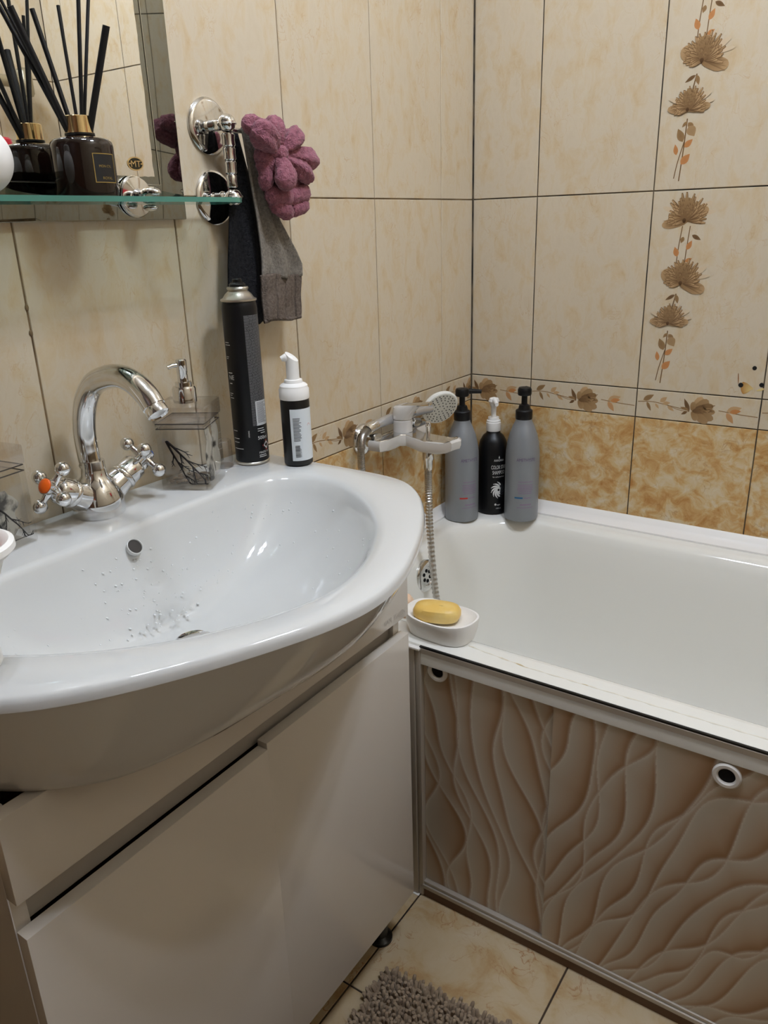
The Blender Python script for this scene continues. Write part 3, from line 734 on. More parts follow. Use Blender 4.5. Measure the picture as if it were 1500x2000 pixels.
def bark_strip(y, x, z0, z1, w):
    V = []; F = []; n = 12; rgb_ = random.Random(int(z0 * 9000))
    for i in range(n + 1):
        z = z0 + (z1 - z0) * i / n; ww = w * (.45 + .55 * math.sin(PI * (i + .6) / (n + 1.2))) * rgb_.uniform(.85, 1.15); yy = y + .004 * math.sin(i * .9)
        for a in range(8):
            t = 2 * PI * a / 8; V.append((x + .0022 * math.cos(t), yy + ww * math.sin(t), z))
    for i in range(n):
        for a in range(8): F.append((i * 8 + a, i * 8 + (a + 1) % 8, (i + 1) * 8 + (a + 1) % 8, (i + 1) * 8 + a))
    F.append(tuple(range(8))[::-1]); F.append(tuple(n * 8 + a for a in range(8)))
    return V, F
mesh('bark_strip', *join_parts([bark_strip(-.017, s - .0035, .010, .086, .015), bark_strip(.014, s - .004, .016, .094, .017)]), BARK, disp, True)
mesh('pebble_base', *join_parts([ell(rg.uniform(-s + .01, s - .01), rg.uniform(-s + .01, s - .01), .009, .004, .004, .002, 8, 6) for _ in range(26)]), mat('gravel', rgb(150, 134, 112), .8), disp, True)
SEAM = mat('dark_seal', rgb(70, 64, 58), .4)
for z_ in (.0885, .0955):
    q_ = s - .0015; mesh('lid_seal', *tube([(-q_, -q_, z_), (q_, -q_, z_), (q_, q_, z_), (-q_, q_, z_), (-q_, -q_, z_)], .0008, 6), SEAM, disp)
mesh('pump', *join_parts([lathe([(.0165, .1202), (.0165, .139), (.0150, .142), (.0115, .1425), (.0115, .148), (.0075, .1485), (.0070, .160), (.0075, .161), (.0075, .178), (.0060, .1795)], 30),
     tube([(0, 0, .172), (-.010, -.009, .172), (-.015, -.0135, .170)], .0032, 12)]), CHROME, disp, True)

box2, s2 = acrylic_box('toothbrush_holder', 'clear acrylic toothbrush box with dark twigs at the left edge', 'toothbrush holder', (.036, -1.254, DZ + .0005), math.radians(8), .062, .122, 2)
bm = rbox_bm(-s2 - .001, s2 + .001, -s2 - .001, s2 + .001, .0965, .120, .003, 2); from_bm('lid', bm, CLEAR_LID, box2, True)
rg = random.Random(8); parts = []; s_keep = s; s = s2
def side_twig(parts, y, z, ang, ln, r, depth, rg, x):
    pts = [(x, y, z)]
    for k in range(6):
        ang += rg.uniform(-.12, .12); _, py, pz = pts[-1]; pts.append((x, min(s2 - .004, max(-s2 + .004, py + math.cos(ang) * ln / 6)), max(.009, pz + math.sin(ang) * ln / 6)))
    parts.append(tube(pts, [r * (1 - .1 * k) for k in range(7)], 6))
    if depth:
        for k in range(1, 7):
            if rg.random() < .8: side_twig(parts, pts[k][1], pts[k][2], ang + rg.choice((-1, 1)) * rg.uniform(.35, .8), ln * rg.uniform(.22, .42), r * .6, depth - 1, rg, x)
side_twig(parts, -.018, .062, -.9, .064, .0014, 2, rg, s2 - .003); side_twig(parts, -.02, .05, -1.15, .05, .0013, 2, rg, s2 - .004)
mesh('twig', *join_parts(parts), TWIG, box2, True)
mesh('bark_strip', *bark_strip(.006, .012, .010, .066, .018), BARK, box2, True)
for z_ in (.0885, .0955):
    q_ = s2 - .0015; mesh('lid_seal', *tube([(-q_, -q_, z_), (q_, -q_, z_), (q_, q_, z_), (-q_, q_, z_), (-q_, -q_, z_)], .0008, 6), mat('dark_seal', None), box2)
tb = thing('toothbrush', 'white handled toothbrush standing in the twig box at the left edge', 'toothbrush', (.050, -1.262, DZ + .1205))
mesh('brush_handle', *tube([(0, 0, .0), (-.002, -.002, .03), (-.004, -.004, .06)], [.0065, .008, .005], 14), WHITE_P, tb, True)
mesh('bristles', *join_parts([lathe([(.0012, .058), (.0012, .064)], 6)]), mat('white_bristles', rgb(230, 230, 226), .8), tb)

cup = thing('tumbler', 'white flared tumbler holding a coral red tube at the left edge', 'cup', (.2840, -1.4235, DZ + .0005))
mesh('cup_wall', *lathe([(.019, 0), (.0205, .003), (.0195, .030), (.0215, .045), (.0280, .070), (.0380, .096), (.0440, .1005), (.0485, .1050), (.0480, .1100), (.0440, .1120), (.0390, .1090), (.0350, .098), (.0250, .070), (.0180, .045), (.0160, .008), (.002, .007)], 48, True), WHITE_P, cup, True)
tubeo = thing('toothpaste_tube', 'coral red tube standing inside the white tumbler', 'tube', (.2845, -1.4230, DZ + .0085))
mesh('tube_body', *tube([(0, 0, 0), (.001, .0, .07), (.003, .001, .125)], [.0125, .0135, .0140], 20), mat('coral_plastic', rgb(214, 92, 70), .4), tubeo, True)
mesh('tube_crimp', *tube([(.003, .001, .125), (.004, .001, .14)], [.0142, .0155], 20, True, .15), mat('coral_plastic', None), tubeo, True)

# clear cap behind the dispenser
mesh_c = thing('clear_plastic_cap', 'small clear plastic cap standing between soap dispenser and spray can', 'cap', (.0385, -.884, DZ + .0005))
mesh('cap_shell', *lathe([(.0155, 0), (.0155, .040), (.0140, .042), (.002, .042)], 28, True), CLEAR_LID, mesh_c, True)
mesh('cap_rim', *lathe([(.0157, .0), (.0162, .001), (.0157, .002)], 28, True), CLEAR_LID, mesh_c, True)

# ------------------------------------------------------------------ hair spray can and foam bottle
def cam_angle(x, y): return math.atan2(cam.location.y - y, cam.location.x - x)
cx, cy = .0600, -.8400; ca = cam_angle(cx, cy)
can = thing('hairspray_can', 'tall black hairspray can without its cap standing on the washbasin', 'spray can', (cx, cy, DZ + .0005))
R0 = .0262
body = mesh('can_body', *lathe([(R0 - .001, .004), (R0, .006), (R0, .238), (R0 - .0008, .243), (R0 - .002, .246)], 48), MATBLK, can, True)
SIL = mat('satin_silver', rgb(196, 190, 178), .28, metal=.9)
mesh('base_ring', *lathe([(R0 - .004, 0), (R0 + .0002, .001), (R0 + .0004, .0035), (R0 - .001, .0048)], 48), SIL, can, True)
mesh('shoulder', *lathe([(R0 - .002, .2455), (R0 + .0004, .247), (R0 + .0004, .2495), (R0 - .003, .251), (.019, .257), (.0150, .2605), (.0138, .2615), (.0155, .2628), (.0160, .2650), (.0150, .2668), (.0125, .2672)], 48), SIL, can, True)
mesh('nozzle', *lathe([(.0122, .2665), (.0122, .2700), (.0095, .2730), (.0070, .2735), (.0070, .2770), (.0055, .2785), (.0015, .2785)], 28), BLACK, can, True)
rg = random.Random(5); parts = []
a0, a1 = ca + .18, ca + 1.30; z = .226
while z > .062:
    seg = a0
    while seg < a1:
        ln = rg.uniform(.10, .34); e2 = min(a1, seg + ln); parts.append(cyl_patch(R0 + .0002, seg, e2, z, z + .00085, 4)); seg = e2 + rg.uniform(.012, .03)
    z -= .0019
mesh('fine_print', *join_parts(parts), PRINT_G, body)['kind'] = 'stuff'
mesh('label_sticker', *cyl_patch(R0 + .0004, ca + .42, ca + 1.30, .062, .100, 12), mat('sticker_paper', rgb(196, 198, 198), .6), body)
parts = []; z = .097
while z > .066: parts.append(cyl_patch(R0 + .0006, ca + .50, ca + rg.uniform(1.0, 1.26), z, z + .0007, 8)); z -= .0017
mesh('sticker_print', *join_parts(parts), PRINT_G, body)['kind'] = 'stuff'
mesh('lettering', *text_cyl('MADE IN ITALY', .0048, R0 + .0003, ca + .42, .0175, 'LEFT'), PRINT_W, body); mesh('lettering', *text_cyl('500ml', .0078, R0 + .0003, ca + .40, .040, 'LEFT'), PRINT_W, body); parts = []
for (da, dz, l) in ((.42, .0145, .5), (.42, .0118, .55), (.44, .0565, .44), (.44, .053, .5), (.62, .0495, .34)): parts.append(cyl_patch(R0 + .0003, ca + da, ca + da + l, dz, dz + .0010, 5))
for (z, l) in ((.188, .28), (.1845, .34), (.167, .2), (.1645, .16), (.112, .26), (.109, .18), (.105, .28), (.054, .3), (.042, .38), (.036, .36), (.026, .55)): parts.append(cyl_patch(R0 + .0003, ca - 1.22, ca - 1.22 + l * 1.3, z, z + .0010, 5))
mesh('lettering', *text_cyl('STRONG', .0026, R0 + .0003, ca - .06, .045, 'LEFT', vertical=True), PRINT_W, body)
mesh('lettering', *text_cyl('NE', .0098, R0 + .0003, ca - 1.12, .1335, 'LEFT', .9), PRINT_W, body); parts.append(cyl_patch(R0 + .0003, ca - 1.15, ca - .80, .143, .1442, 5)); parts.append(cyl_patch(R0 + .0003, ca - 1.1, ca - .88, .127, .1284, 5))
mesh('print_lines', *join_parts(parts), PRINT_W, body)['kind'] = 'stuff'
# flammable diamond
def diamond(r, a, z, s):
    return [(r * math.cos(a + u / r), r * math.sin(a + u / r), z + v) for u, v in ((-s, 0), (0, -s), (s, 0), (0, s))], [(0, 1, 2, 3)]
mesh('hazard_diamond', *diamond(R0 + .0003, ca + 1.0, .0295, .0085), RED, body); mesh('hazard_field', *diamond(R0 + .0005, ca + 1.0, .0295, .0065), PRINT_W, body)
mesh('hazard_flame', *diamond(R0 + .0007, ca + 1.0, .0298, .0034), BLACK, body)

cx, cy = .131, -.8120; ca = cam_angle(cx, cy)
foam = thing('foam_pump_bottle', 'black foam bottle with white pump top and white label', 'bottle', (cx, cy, DZ + .0005)); R1 = .0208; foam.scale = (1.07, 1.07, 1.13)
fb_ = mesh('bottle_body', *lathe([(R1 - .002, 0), (R1 - .0004, .001), (R1, .003), (R1, .088), (R1 - .001, .0905)], 44), BLACK, foam, True)
mesh('collar', *lathe([(R1 + .0002, .0905), (R1 + .0006, .092), (R1 + .0006, .1035), (R1 - .001, .1055), (R1 - .001, .108), (R1 - .003, .110), (.0135, .112), (.0125, .116), (.0105, .1165)], 44), WHITE_P, foam, True)
pv = tube([(0, 0, .116), (0, 0, .132), (0, 0, .146)], [.0092, .0090, .0088], 24)
pv = ([(x, y, z if z < .14 else z - .006 * ((x * math.cos(ca + 1.2) + y * math.sin(ca + 1.2)) / .0088)) for x, y, z in pv[0]], pv[1])
sx_, sy_ = math.cos(ca - 1.5), math.sin(ca - 1.5)
mesh('pump_head', *join_parts([pv, tube([(0, 0, .1415), (sx_ * .010, sy_ * .010, .1455), (sx_ * .0150, sy_ * .0150, .1435)], [.0062, .0052, .0036], 16)]), WHITE_P, foam, True)
lab = mesh('paper_label', *cyl_patch(R1 + .0003, ca - .40, ca + 1.75, .008, .079, 30), mat('label_paper', rgb(214, 220, 224), .5), foam, True)
parts = []; z = .066; rg = random.Random(9)
while z > .034: parts.append(cyl_patch(R1 + .0005, ca - .22, ca + rg.uniform(.18, .36), z, z + .0009, 6)); z -= .0019
z = .0295
while z > .0125:
    th = rg.choice((.0004, .0006, .0009)); parts.append(cyl_patch(R1 + .0005, ca - .16, ca + .16, z - th, z, 5)); z -= th + rg.choice((.0004, .0006))
parts.append(text_cyl('8 001234 567', .0022, R1 + .0005, ca + .24, .013, 'LEFT', vertical=True))
mesh('label_print', *join_parts(parts), mat('label_ink', rgb(92, 94, 98), .6), lab)
mesh('red_arc', *join_parts([cyl_patch(R1 + .0005, ca + .80 + .05 * k, ca + .84 + .05 * k, .0555 + .0022 * math.sin(k / 5 * PI), .0562 + .0022 * math.sin(k / 5 * PI), 2) for k in range(6)]), RED, lab)

# ------------------------------------------------------------------ mirror, glass shelf and what stands on it
MX = 0.010
MIR = mat('silver_mirror', (.90, .90, .86, 1), 0.005, metal=1.0)
MIRD = mat('smoked_mirror_border', (.30, .31, .285, 1), 0.02, metal=1.0)
mir = thing('mirror', 'rectangular wall mirror with smoked border above the washbasin', 'mirror', (0, 0, 0))
my1, mz0, my0, mz1 = -.8778, 1.2388, -1.46, 1.95
box('smoked_border', MIRD, mir, .001, MX, my0, my1, mz0, mz1, .0015)
rgm = random.Random(2)
iy1, iz0 = my1 - .0510, mz0 + .0545
# etched inner pane with slightly ragged edge
P = []; n = 90
for k in range(n): P.append((iy1 + rgm.uniform(-.0006, .0006), iz0 + (mz1 - .053 - iz0) * k / n))
for k in range(n): P.append((iy1 + (my0 + .046 - iy1) * k / n, mz1 - .053 + rgm.uniform(-.0006, .0006)))
for k in range(n): P.append((my0 + .046 + rgm.uniform(-.0006, .0006), mz1 - .053 + (iz0 - mz1 + .053) * k / n))
for k in range(n): P.append((my0 + .046 + (iy1 - my0 - .046) * k / n, iz0 + rgm.uniform(-.0006, .0006)))
m_ = len(P); V = [(MX + .0002, y, z) for y, z in P] + [(MX + .0012, y, z) for y, z in P]
F = [tuple(range(m_, 2 * m_))] + [(i, (i + 1) % m_, m_ + (i + 1) % m_, m_ + i) for i in range(m_)]
mesh('mirror_pane', V, F, MIR, mir)
# bevel line
bv = [(MX + .0004, iy1 + .010, iz0 - .010), (MX + .0004, iy1 + .010, mz1 - .043), (MX + .0004, my0 + .036, mz1 - .043), (MX + .0004, my0 + .036, iz0 - .010), (MX + .0004, iy1 + .010, iz0 - .010)]
mesh('bevel_line', *join_parts([tube([bv[i], bv[i + 1]], .0007, 6) for i in range(4)]), mat('bevel_glass', (.55, .56, .52, 1), .15, metal=1), mir)
# oval badge
by_, bz_ = -.9582, 1.3084
def oval(n, ry, rz, x): return [(x, by_ + ry * math.cos(2 * PI * k / n), bz_ + rz * math.sin(2 * PI * k / n)) for k in range(n)]
V, F = loft([oval(36, .0130, .0085, MX + .0014), oval(36, .0130, .0085, MX + .0019)], False, True); bd = mesh('badge', V, F, GOLD, mir)
V, F = loft([oval(36, .0112, .0070, MX + .0019), oval(36, .0112, .0070, MX + .0021)], False, True); mesh('badge_field', V, F, mat('badge_black', rgb(38, 32, 16), .4), bd)
V, F = text_vf('MT', .0112, 'CENTER', 1.1); mesh('badge_letters', [(MX + .0023, by_ + x, bz_ - .0040 + y) for x, y in V], F, GOLD, bd)
mesh('badge_bars', *join_parts([([(MX + .0023, by_ + s * .0082, bz_ - .0008), (MX + .0023, by_ + s * .0108, bz_ - .0008), (MX + .0023, by_ + s * .0108, bz_ + .0008), (MX + .0023, by_ + s * .0082, bz_ + .0008)], [(0, 1, 2, 3)]) for s in (-1, 1)]), GOLD, bd)

SZ = 1.2640
shelf = thing('glass_shelf', 'clear glass shelf with green edge in front of the mirror', 'shelf', (0, 0, 0))
xb, xf, ye, yl = .020, .112, -.828, -1.50
out2 = [(xb, yl)]
out2 += [(xf, yl)]
for k in range(17):
    a = PI / 2 * k / 16; out2.append((xb + (xf - xb) * math.cos(a) ** .75, ye - .085 + .085 * math.sin(a) ** .75))
n = len(out2); V = [(x, y, SZ - .006) for x, y in out2] + [(x, y, SZ) for x, y in out2]
GEDGE = mat('green_glass_edge', rgb(92, 150, 134), .12, trans=.35, ior=1.45)
sh = mesh('glass_plate', V, [tuple(range(n))[::-1], tuple(range(n, 2 * n))], GLASS, shelf)
mesh('glass_edge', V, [(i, (i + 1) % n, n + (i + 1) % n, n + i) for i in range(n)], GEDGE, shelf)
for yb in (-.9661, -1.40):
    parts = [orient(lathe([(.026, .0014), (.0262, .004), (.024, .0075), (.010, .0095), (.0085, .014), (.0085, .020)], 36), (MX, yb, SZ + .004), (1, 0, 0)),
             ell(MX + .034, yb, SZ + .0075, .017, .011, .0075, 22, 14), ell(MX + .030, yb, SZ - .0105, .012, .008, .0045, 22, 14)]
    mesh('shelf_bracket', *join_parts(parts), CHROME, shelf, True)

dif = thing('reed_diffuser', 'dark amber glass reed diffuser with gold collar and black reeds', 'diffuser', (.0600, -1.0735, SZ + .0005)); dif.scale = (.85, .85, .80)
ca = cam_angle(.060, -1.0735)
DGL = mat('dark_amber_glass', rgb(26, 16, 12), .05, coat=.3)
gb = mesh('bottle', *lathe([(.037, 0), (.0405, .0015), (.0415, .005), (.0415, .068), (.0405, .0735), (.037, .0775), (.026, .0805), (.0175, .0825), (.0165, .087)], 56), DGL, dif, True)
mesh('gold_collar', *lathe([(.0190, .0835), (.0195, .0845), (.0195, .0862), (.0182, .0866), (.0182, .1075), (.0172, .1085), (.008, .1085)], 48), GOLD, dif, True)
mesh('collar_ring', *lathe([(.0196, .0828), (.0199, .0842), (.0196, .0858)], 40), BLACK, dif, True)
camup = Vector((0, 0, 1)); cr = Vector((math.cos(ca + PI / 2), math.sin(ca + PI / 2), 0)); cf = Vector((math.cos(ca), math.sin(ca), 0))
for k, (rx, dz, fw, w) in enumerate(((-.098, .300, .060, .0021), (-.066, .205, .025, .0030), (-.050, .190, .045, .0042), (-.030, .195, .010, .0034), (-.003, .205, -.02, .0024), (.030, .300, .01, .0028), (.044, .178, .030, .0048), (.046, .300, -.02, .0024))):
    top = cr * rx * 1.18 + cf * fw + camup * dz * 1.22; bot = cr * (-rx * .10) - cf * fw * .2 + camup * .03
    b2 = bot + (top - bot) * ((.1088 - bot.z) / (top.z - bot.z))
    mesh('reed', *tube([bot, b2, top], w, 10), mat('black_reed', rgb(12, 12, 14), .5), dif, True)
parts = []
rl = .0417
def frame_cyl(r, a0, a1, z0, z1, w): return [cyl_patch(r, a0, a1, z1 - w, z1, 8), cyl_patch(r, a0, a1, z0, z0 + w, 8), cyl_patch(r, a0, a0 + w / r, z0, z1, 1), cyl_patch(r, a1 - w / r, a1, z0, z1, 1)]
lb = mesh('black_label', *cyl_patch(rl, ca + .28, ca + 1.14, .018, .057, 12), mat('label_black', rgb(16, 16, 18), .5), gb)
mesh('gold_print', *join_parts(frame_cyl(rl + .0002, ca + .28, ca + 1.14, .018, .057, .0011) + [text_cyl('MON CYL', .0046, rl + .0002, ca + .70, .0385), text_cyl('ROYAL', .0052, rl + .0002, ca + .74, .0225)]), mat('gold_ink', rgb(150, 124, 58), .4), lb)
# back of the bottle, seen in the mirror
cb2 = PI - .45
mesh('back_sticker', [(rl * math.cos(cb2 + u / rl), rl * math.sin(cb2 + u / rl), z) for u, z in ((-.012, .070), (.012, .070), (.003, .048))], [(0, 1, 2)], mat('back_sticker_grey', rgb(170, 168, 156), .5), gb)
mesh('back_print', *join_parts([cyl_patch(rl, cb2 - .55, cb2 - .25, z, z + .0012, 4) for z in (.036, .033, .030)] + [cyl_patch(rl, cb2 - .2, cb2 + .1, .028, .0305, 4)]), PRINT_G, gb)

jar = thing('white_round_jar', 'rounded white jar on the glass shelf at the left edge', 'jar', (.068, -1.2185, SZ + .0005))
mesh('jar_body', *lathe([(.0425 * math.sin(a_) ** .8, .041 - .041 * math.cos(a_)) for a_ in np.linspace(.35, 2.62, 30)], 56), mat('white_satin_plastic', rgb(232, 230, 226), .4), jar, True); jar.scale = (1, 1, .86)
mesh('jar_lid', *lathe([(.0245, .0772), (.0250, .079), (.0250, .089), (.022, .092), (.004, .093)], 40), WHITE_P, jar, True)

# ------------------------------------------------------------------ wall hook bar, towels, plush headband
hb = thing('wall_towel_bar', 'chrome beaded bar between two round wall plates beside the mirror', 'towel bar', (0, 0, 0))
for z in (1.3640, 1.2680):
    y = -.8110
    mesh('wall_plate', *orient(lathe([(.0375, .0004), (.0380, .003), (.0350, .0062), (.0320, .0068), (.012, .0085), (.002, .009)], 48), (0, y, z), (1, 0, 0)), CHROME, hb, True)
    mesh('post', *join_parts([orient(lathe([(.0085, .007), (.0078, .010), (.0078, .018), (.0085, .0186), (.0078, .0195), (.0078, .030)], 24), (0, y, z), (1, 0, 0)), ell(.040, y, z + (.001 if z > 1.3 else -.001), .0125, .0125, .0125, 26, 18),
        orient(lathe([(.0135, -.0015), (.0142, 0), (.0135, .0015)], 26), (.040, y, z), (0, 0, 1))]), CHROME, hb, True)
parts = []
zt, zb_ = 1.3520, 1.2800; nb = 4; L_ = (zt - zb_) / nb
for k in range(nb):
    z1 = zt - k * L_; r = .0095 - .0006 * k
    parts.append(orient(lathe([(r * .82, 0), (r, .002), (r * .93, L_ * .5), (r, L_ - .002), (r * .82, L_)], 26), (.040, -.811, z1 - L_), (0, 0, 1)))
mesh('beaded_bar', *join_parts(parts), CHROME, hb, True)
hk = tube(smooth_path([(.040, -.811, 1.3560), (.043, -.797, 1.3560), (.046, -.778, 1.3560), (.047, -.765, 1.3600), (.046, -.760, 1.3680)], 20), .0038, 12)
mesh('side_hook', *hk, CHROME, hb, True)

def hanging(name, label, rows_, m, nfold, amp, hem=None, thick=.0035):
    """rows: (z, yL, yR, x) from top to bottom; folds run down the cloth"""
    o = thing(name, label, 'towel', (0, 0, 0))
    nu, V, F = 41, [], []
    zz = [r[0] for r in rows_][::-1]; nz = 46
    for i in range(nz):
        t = i / (nz - 1); z = rows_[0][0] + (rows_[-1][0] - rows_[0][0]) * t
        yl_, yr_, x_ = (float(np.interp(z, zz, [r[k] for r in rows_][::-1])) for k in (1, 2, 3))
        for j in range(nu):
            u = j / (nu - 1)
            f = amp * (.35 + .65 * t) * (math.sin(u * nfold * 2 * PI + .7) + .5 * math.sin(u * nfold * 4.3 + 2 + 2 * t))
            zz_ = z + .004 * math.sin(u * 5 + 1) * t
            V.append((x_ + f, yl_ + (yr_ - yl_) * u, zz_))
    for i in range(nz - 1):
        for j in range(nu - 1): a = i * nu + j; F.append((a, a + 1, a + nu + 1, a + nu))
    c = mesh('cloth', V, F, m, o, True)
    md = c.modifiers.new('thick', 'SOLIDIFY'); md.thickness = thick; md.offset = 0
    return o, V, nu, nz
TG = mat('grey_terry', rgb(138, 132, 122), 1.0, spec=.1, noise=(260, rgb(118, 112, 104), .4, .65), bump=(500, .9, .002)); TGH = mat('taupe_terry', rgb(112, 101, 92), 1.0, spec=.1, noise=(260, rgb(92, 82, 74), .4, .65), bump=(500, .9, .002))
TB = mat('charcoal_terry', rgb(38, 38, 40), 1.0, spec=.1, noise=(260, rgb(26, 26, 28), .4, .65), bump=(500, .9, .002))
hanging('black_towel', 'long charcoal towel hanging behind the grey towel beside the mirror', [(1.3570, -.796, -.782, .0300), (1.3, -.803, -.762, .028), (1.24, -.812, -.750, .028), (1.17, -.824, -.748, .028), (1.085, -.834, -.752, .028)], TB, 1.6, .0035)
gt, _, _, _ = hanging('grey_towel', 'grey towel with a pleated darker hem hanging under the mauve headband', [(1.3600, -.795, -.775, .050), (1.30, -.784, -.750, .047), (1.235, -.774, -.722, .046), (1.19, -.770, -.690, .046), (1.168, -.770, -.6785, .046), (1.150, -.772, -.680, .046)], TG, 2.1, .0045)
# hem band with pleats
V = []; F = []; nu, nz = 57, 24
for i in range(nz):
    t = i / (nz - 1); z = 1.1560 + (1.0860 - 1.1560) * t
    for j in range(nu):
        u = j / (nu - 1); y = (-.7735 - .001 * t) + u * (.0935 - .006 * t)
        pl = .0042 * sstep(.10, .22, (u * 3.6) % 1) + .0030 * math.sin(u * 5.5 + .5) + .0008 * math.sin(t * 9 + u * 7)
        V.append((.0445 + pl, y, z + .002 * math.sin(u * 6) - .003 * u))
for i in range(nz - 1):
    for j in range(nu - 1): a = i * nu + j; F.append((a, a + 1, a + nu + 1, a + nu))
hm = mesh('pleated_hem', V, F, TGH, gt, True); md = hm.modifiers.new('t', 'SOLIDIFY'); md.thickness = .004; md.offset = 0
mesh('hem_edge', *tube([(.047 + .002 * math.sin(k), -.7745 + .0870 * k / 20, 1.0855 + .002 * math.sin(k * .3)) for k in range(21)], .0032, 8), TGH, gt, True)

PL = mat('mauve_plush', rgb(152, 96, 108), 1.0, spec=.1, sheen=.2, noise=(160, rgb(128, 78, 90), .4, .65), bump=(420, 1.0, .003))
hbnd = thing('plush_headband', 'mauve plush headband with a bow draped over the grey towel', 'headband', (.064, -.715, 1.31))
from mathutils import noise as mnoise
def fuzzy(VF, amp=.0016, f=260):
    out_ = []
    me = bpy.data.meshes.new('t'); me.from_pydata(VF[0], [], VF[1]); me.update()
    for v in me.vertices:
        k = mnoise.noise(v.co * f) * amp + mnoise.noise(v.co * 45) * .0012; out_.append(tuple(v.co + v.normal * k))
    bpy.data.meshes.remove(me); return out_, VF[1]
def lobe(p, q, r, bend=(0, 0, 0), n=26, flat=None):
    P = []; 
    for k in range(n):
        t = k / (n - 1); a = Vector(p).lerp(Vector(q), t) + Vector(bend) * math.sin(PI * t); P.append(tuple(a))
    R = [r * max(.15, 1 - abs(2 * k / (n - 1) - 1) ** 4.5) ** .5 * (1 + .05 * math.sin(k * .35)) for k in range(n)]
    return fuzzy(tube(P, R, 36, True, flat))
def lobes(L_, k=1.12):
    o_ = Vector((.064, -.715, 1.31)); rg_ = random.Random(len(L_))
    return join_parts([lobe(Vector(a) - o_, Vector(b) - o_, r * k, (.008, 0, rg_.uniform(-.003, .006)), 34, rg_.uniform(.85, 1.15)) for a, b, r in L_])
def tear(tip, r, knot=(.074, -.7540, 1.3270), bend=(.010, 0, 0), creases=5, seed=0, n=40, seg=56):
    """gathered bow loop: narrow at the knot, widening to a rounded end, with creases running along it"""
    o_ = Vector((.064, -.715, 1.31)); a = Vector(knot) - o_; b = Vector(tip) - o_; rg_ = random.Random(seed)
    P = []; R = []
    for k in range(n):
        t = k / (n - 1); P.append(tuple(a.lerp(b, t) + Vector(bend) * math.sin(PI * t)))
        R.append(r * (.42 + .58 * sstep(0, .75, t)) * max(.02, 1 - max(0, (t - .55) / .45) ** 2.6) ** .5)
    V, F = tube(P, R, seg, True); ph = rg_.uniform(0, 6)
    out_ = []
    for i, v in enumerate(V):
        k, jj = divmod(i, seg); t = k / (n - 1); th = 2 * PI * jj / seg
        m = 1 + (.13 * (1 - .55 * t)) * math.cos(creases * th + ph + .8 * t) + .06 * math.sin(2 * th + ph * 2 + 3 * t)
        c = Vector(P[k]); out_.append(tuple(c + (Vector(v) - c) * m))
    return fuzzy((out_, F), .0014, 300)
mesh('band', *lobes([((.060, -.7700, 1.3200), (.062, -.7690, 1.2760), .0120), ((.064, -.7690, 1.2700), (.066, -.7200, 1.2620), .0150), ((.066, -.7300, 1.2640), (.066, -.6800, 1.2740), .0145),
     ((.062, -.7560, 1.2580), (.066, -.7230, 1.2440), .0120), ((.066, -.7200, 1.2500), (.066, -.6880, 1.2600), .0120), ((.058, -.7500, 1.2900), (.060, -.6950, 1.2860), .0150), ((.060, -.7740, 1.3330), (.060, -.7500, 1.2950), .0150)], 1.0), PL, hbnd, True)
mesh('bow_loop', *tear((.078, -.8030, 1.3590), .0200, seed=1), PL, hbnd, True)
mesh('bow_loop', *tear((.066, -.8080, 1.3660), .0150, knot=(.064, -.7600, 1.3480), seed=2), PL, hbnd, True)
mesh('bow_loop', *tear((.074, -.7040, 1.3560), .0175, seed=3), PL, hbnd, True)
mesh('bow_loop', *tear((.066, -.7500, 1.3740), .0150, seed=8), PL, hbnd, True)
mesh('bow_loop', *tear((.088, -.7530, 1.2740), .0175, seed=4, creases=3), PL, hbnd, True)
mesh('bow_loop', *tear((.074, -.6600, 1.3180), .0165, seed=5), PL, hbnd, True)
mesh('bow_loop', *tear((.080, -.6830, 1.2900), .0150, seed=6), PL, hbnd, True)
mesh('knot', *lobes([((.070, -.7640, 1.3300), (.076, -.7420, 1.3270), .0115)], 1.0), PL, hbnd, True)
# ------------------------------------------------------------------ bath mixer, hand shower, hose
YM = -.388; MZ = .812
mx_ = thing('bath_mixer', 'chrome and white wall mixer with flat spout over the bathtub', 'tap', (0, YM, 0))
for s in (-1, 1):
    y = s * .075
    mesh('wall_flange', *orient(lathe([(.0325, .0004), (.0325, .003), (.029, .009), (.020, .013), (.0155, .014)], 36), (0, y, MZ + .004), (1, 0, 0)), CHROME, mx_, True)
    mesh('union_nut', *orient(lathe([(.0150, .012), (.0150, .030), (.0165, .031), (.0165, .040)], 20), (0, y, MZ + .004), (1, 0, 0)), CHROME_D, mx_, True)
# flat T-shaped body: bar along the wall plus outward spout
outl = [(.030, -.098), (.058, -.098), (.064, -.080), (.064, -.034), (.072, -.024), (.115, -.022), (.176, -.020), (.186, .0), (.176, .020), (.115, .022), (.072, .024), (.064, .034), (.064, .080), (.058, .098), (.030, .098)]
def zprof(x): return -.010 * sstep(.06, .12, x) + .010 * sstep(.155, .186, x)
n = len(outl); sub = []
for i in range(n):
    a, b = outl[i], outl[(i + 1) % n]
    for k in range(5): sub.append((a[0] + (b[0] - a[0]) * k / 5, a[1] + (b[1] - a[1]) * k / 5))
def lay(inset, z): 
    c = np.array((.06, 0)); o_ = []
    for x, y in sub:
        sx = .058 + (x - .058) * (1 - inset * 6); o_.append((sx if x > .064 else x + inset * (.1 if x < .04 else -.1), y * (1 - inset * 5), MZ + z + zprof(x)))
    return o_
V, F = loft([lay(.02, -.013), lay(.004, -.010), lay(0, -.002), lay(0, .006), lay(.006, .010)], True, True)
mesh('mixer_body', V, F, mat('white_chrome', rgb(206, 203, 198), .14, metal=.12), mx_, True)
mesh('top_plate', *loft([lay(.010, .0101), lay(.014, .0112)], False, True), CHROME, mx_, True)
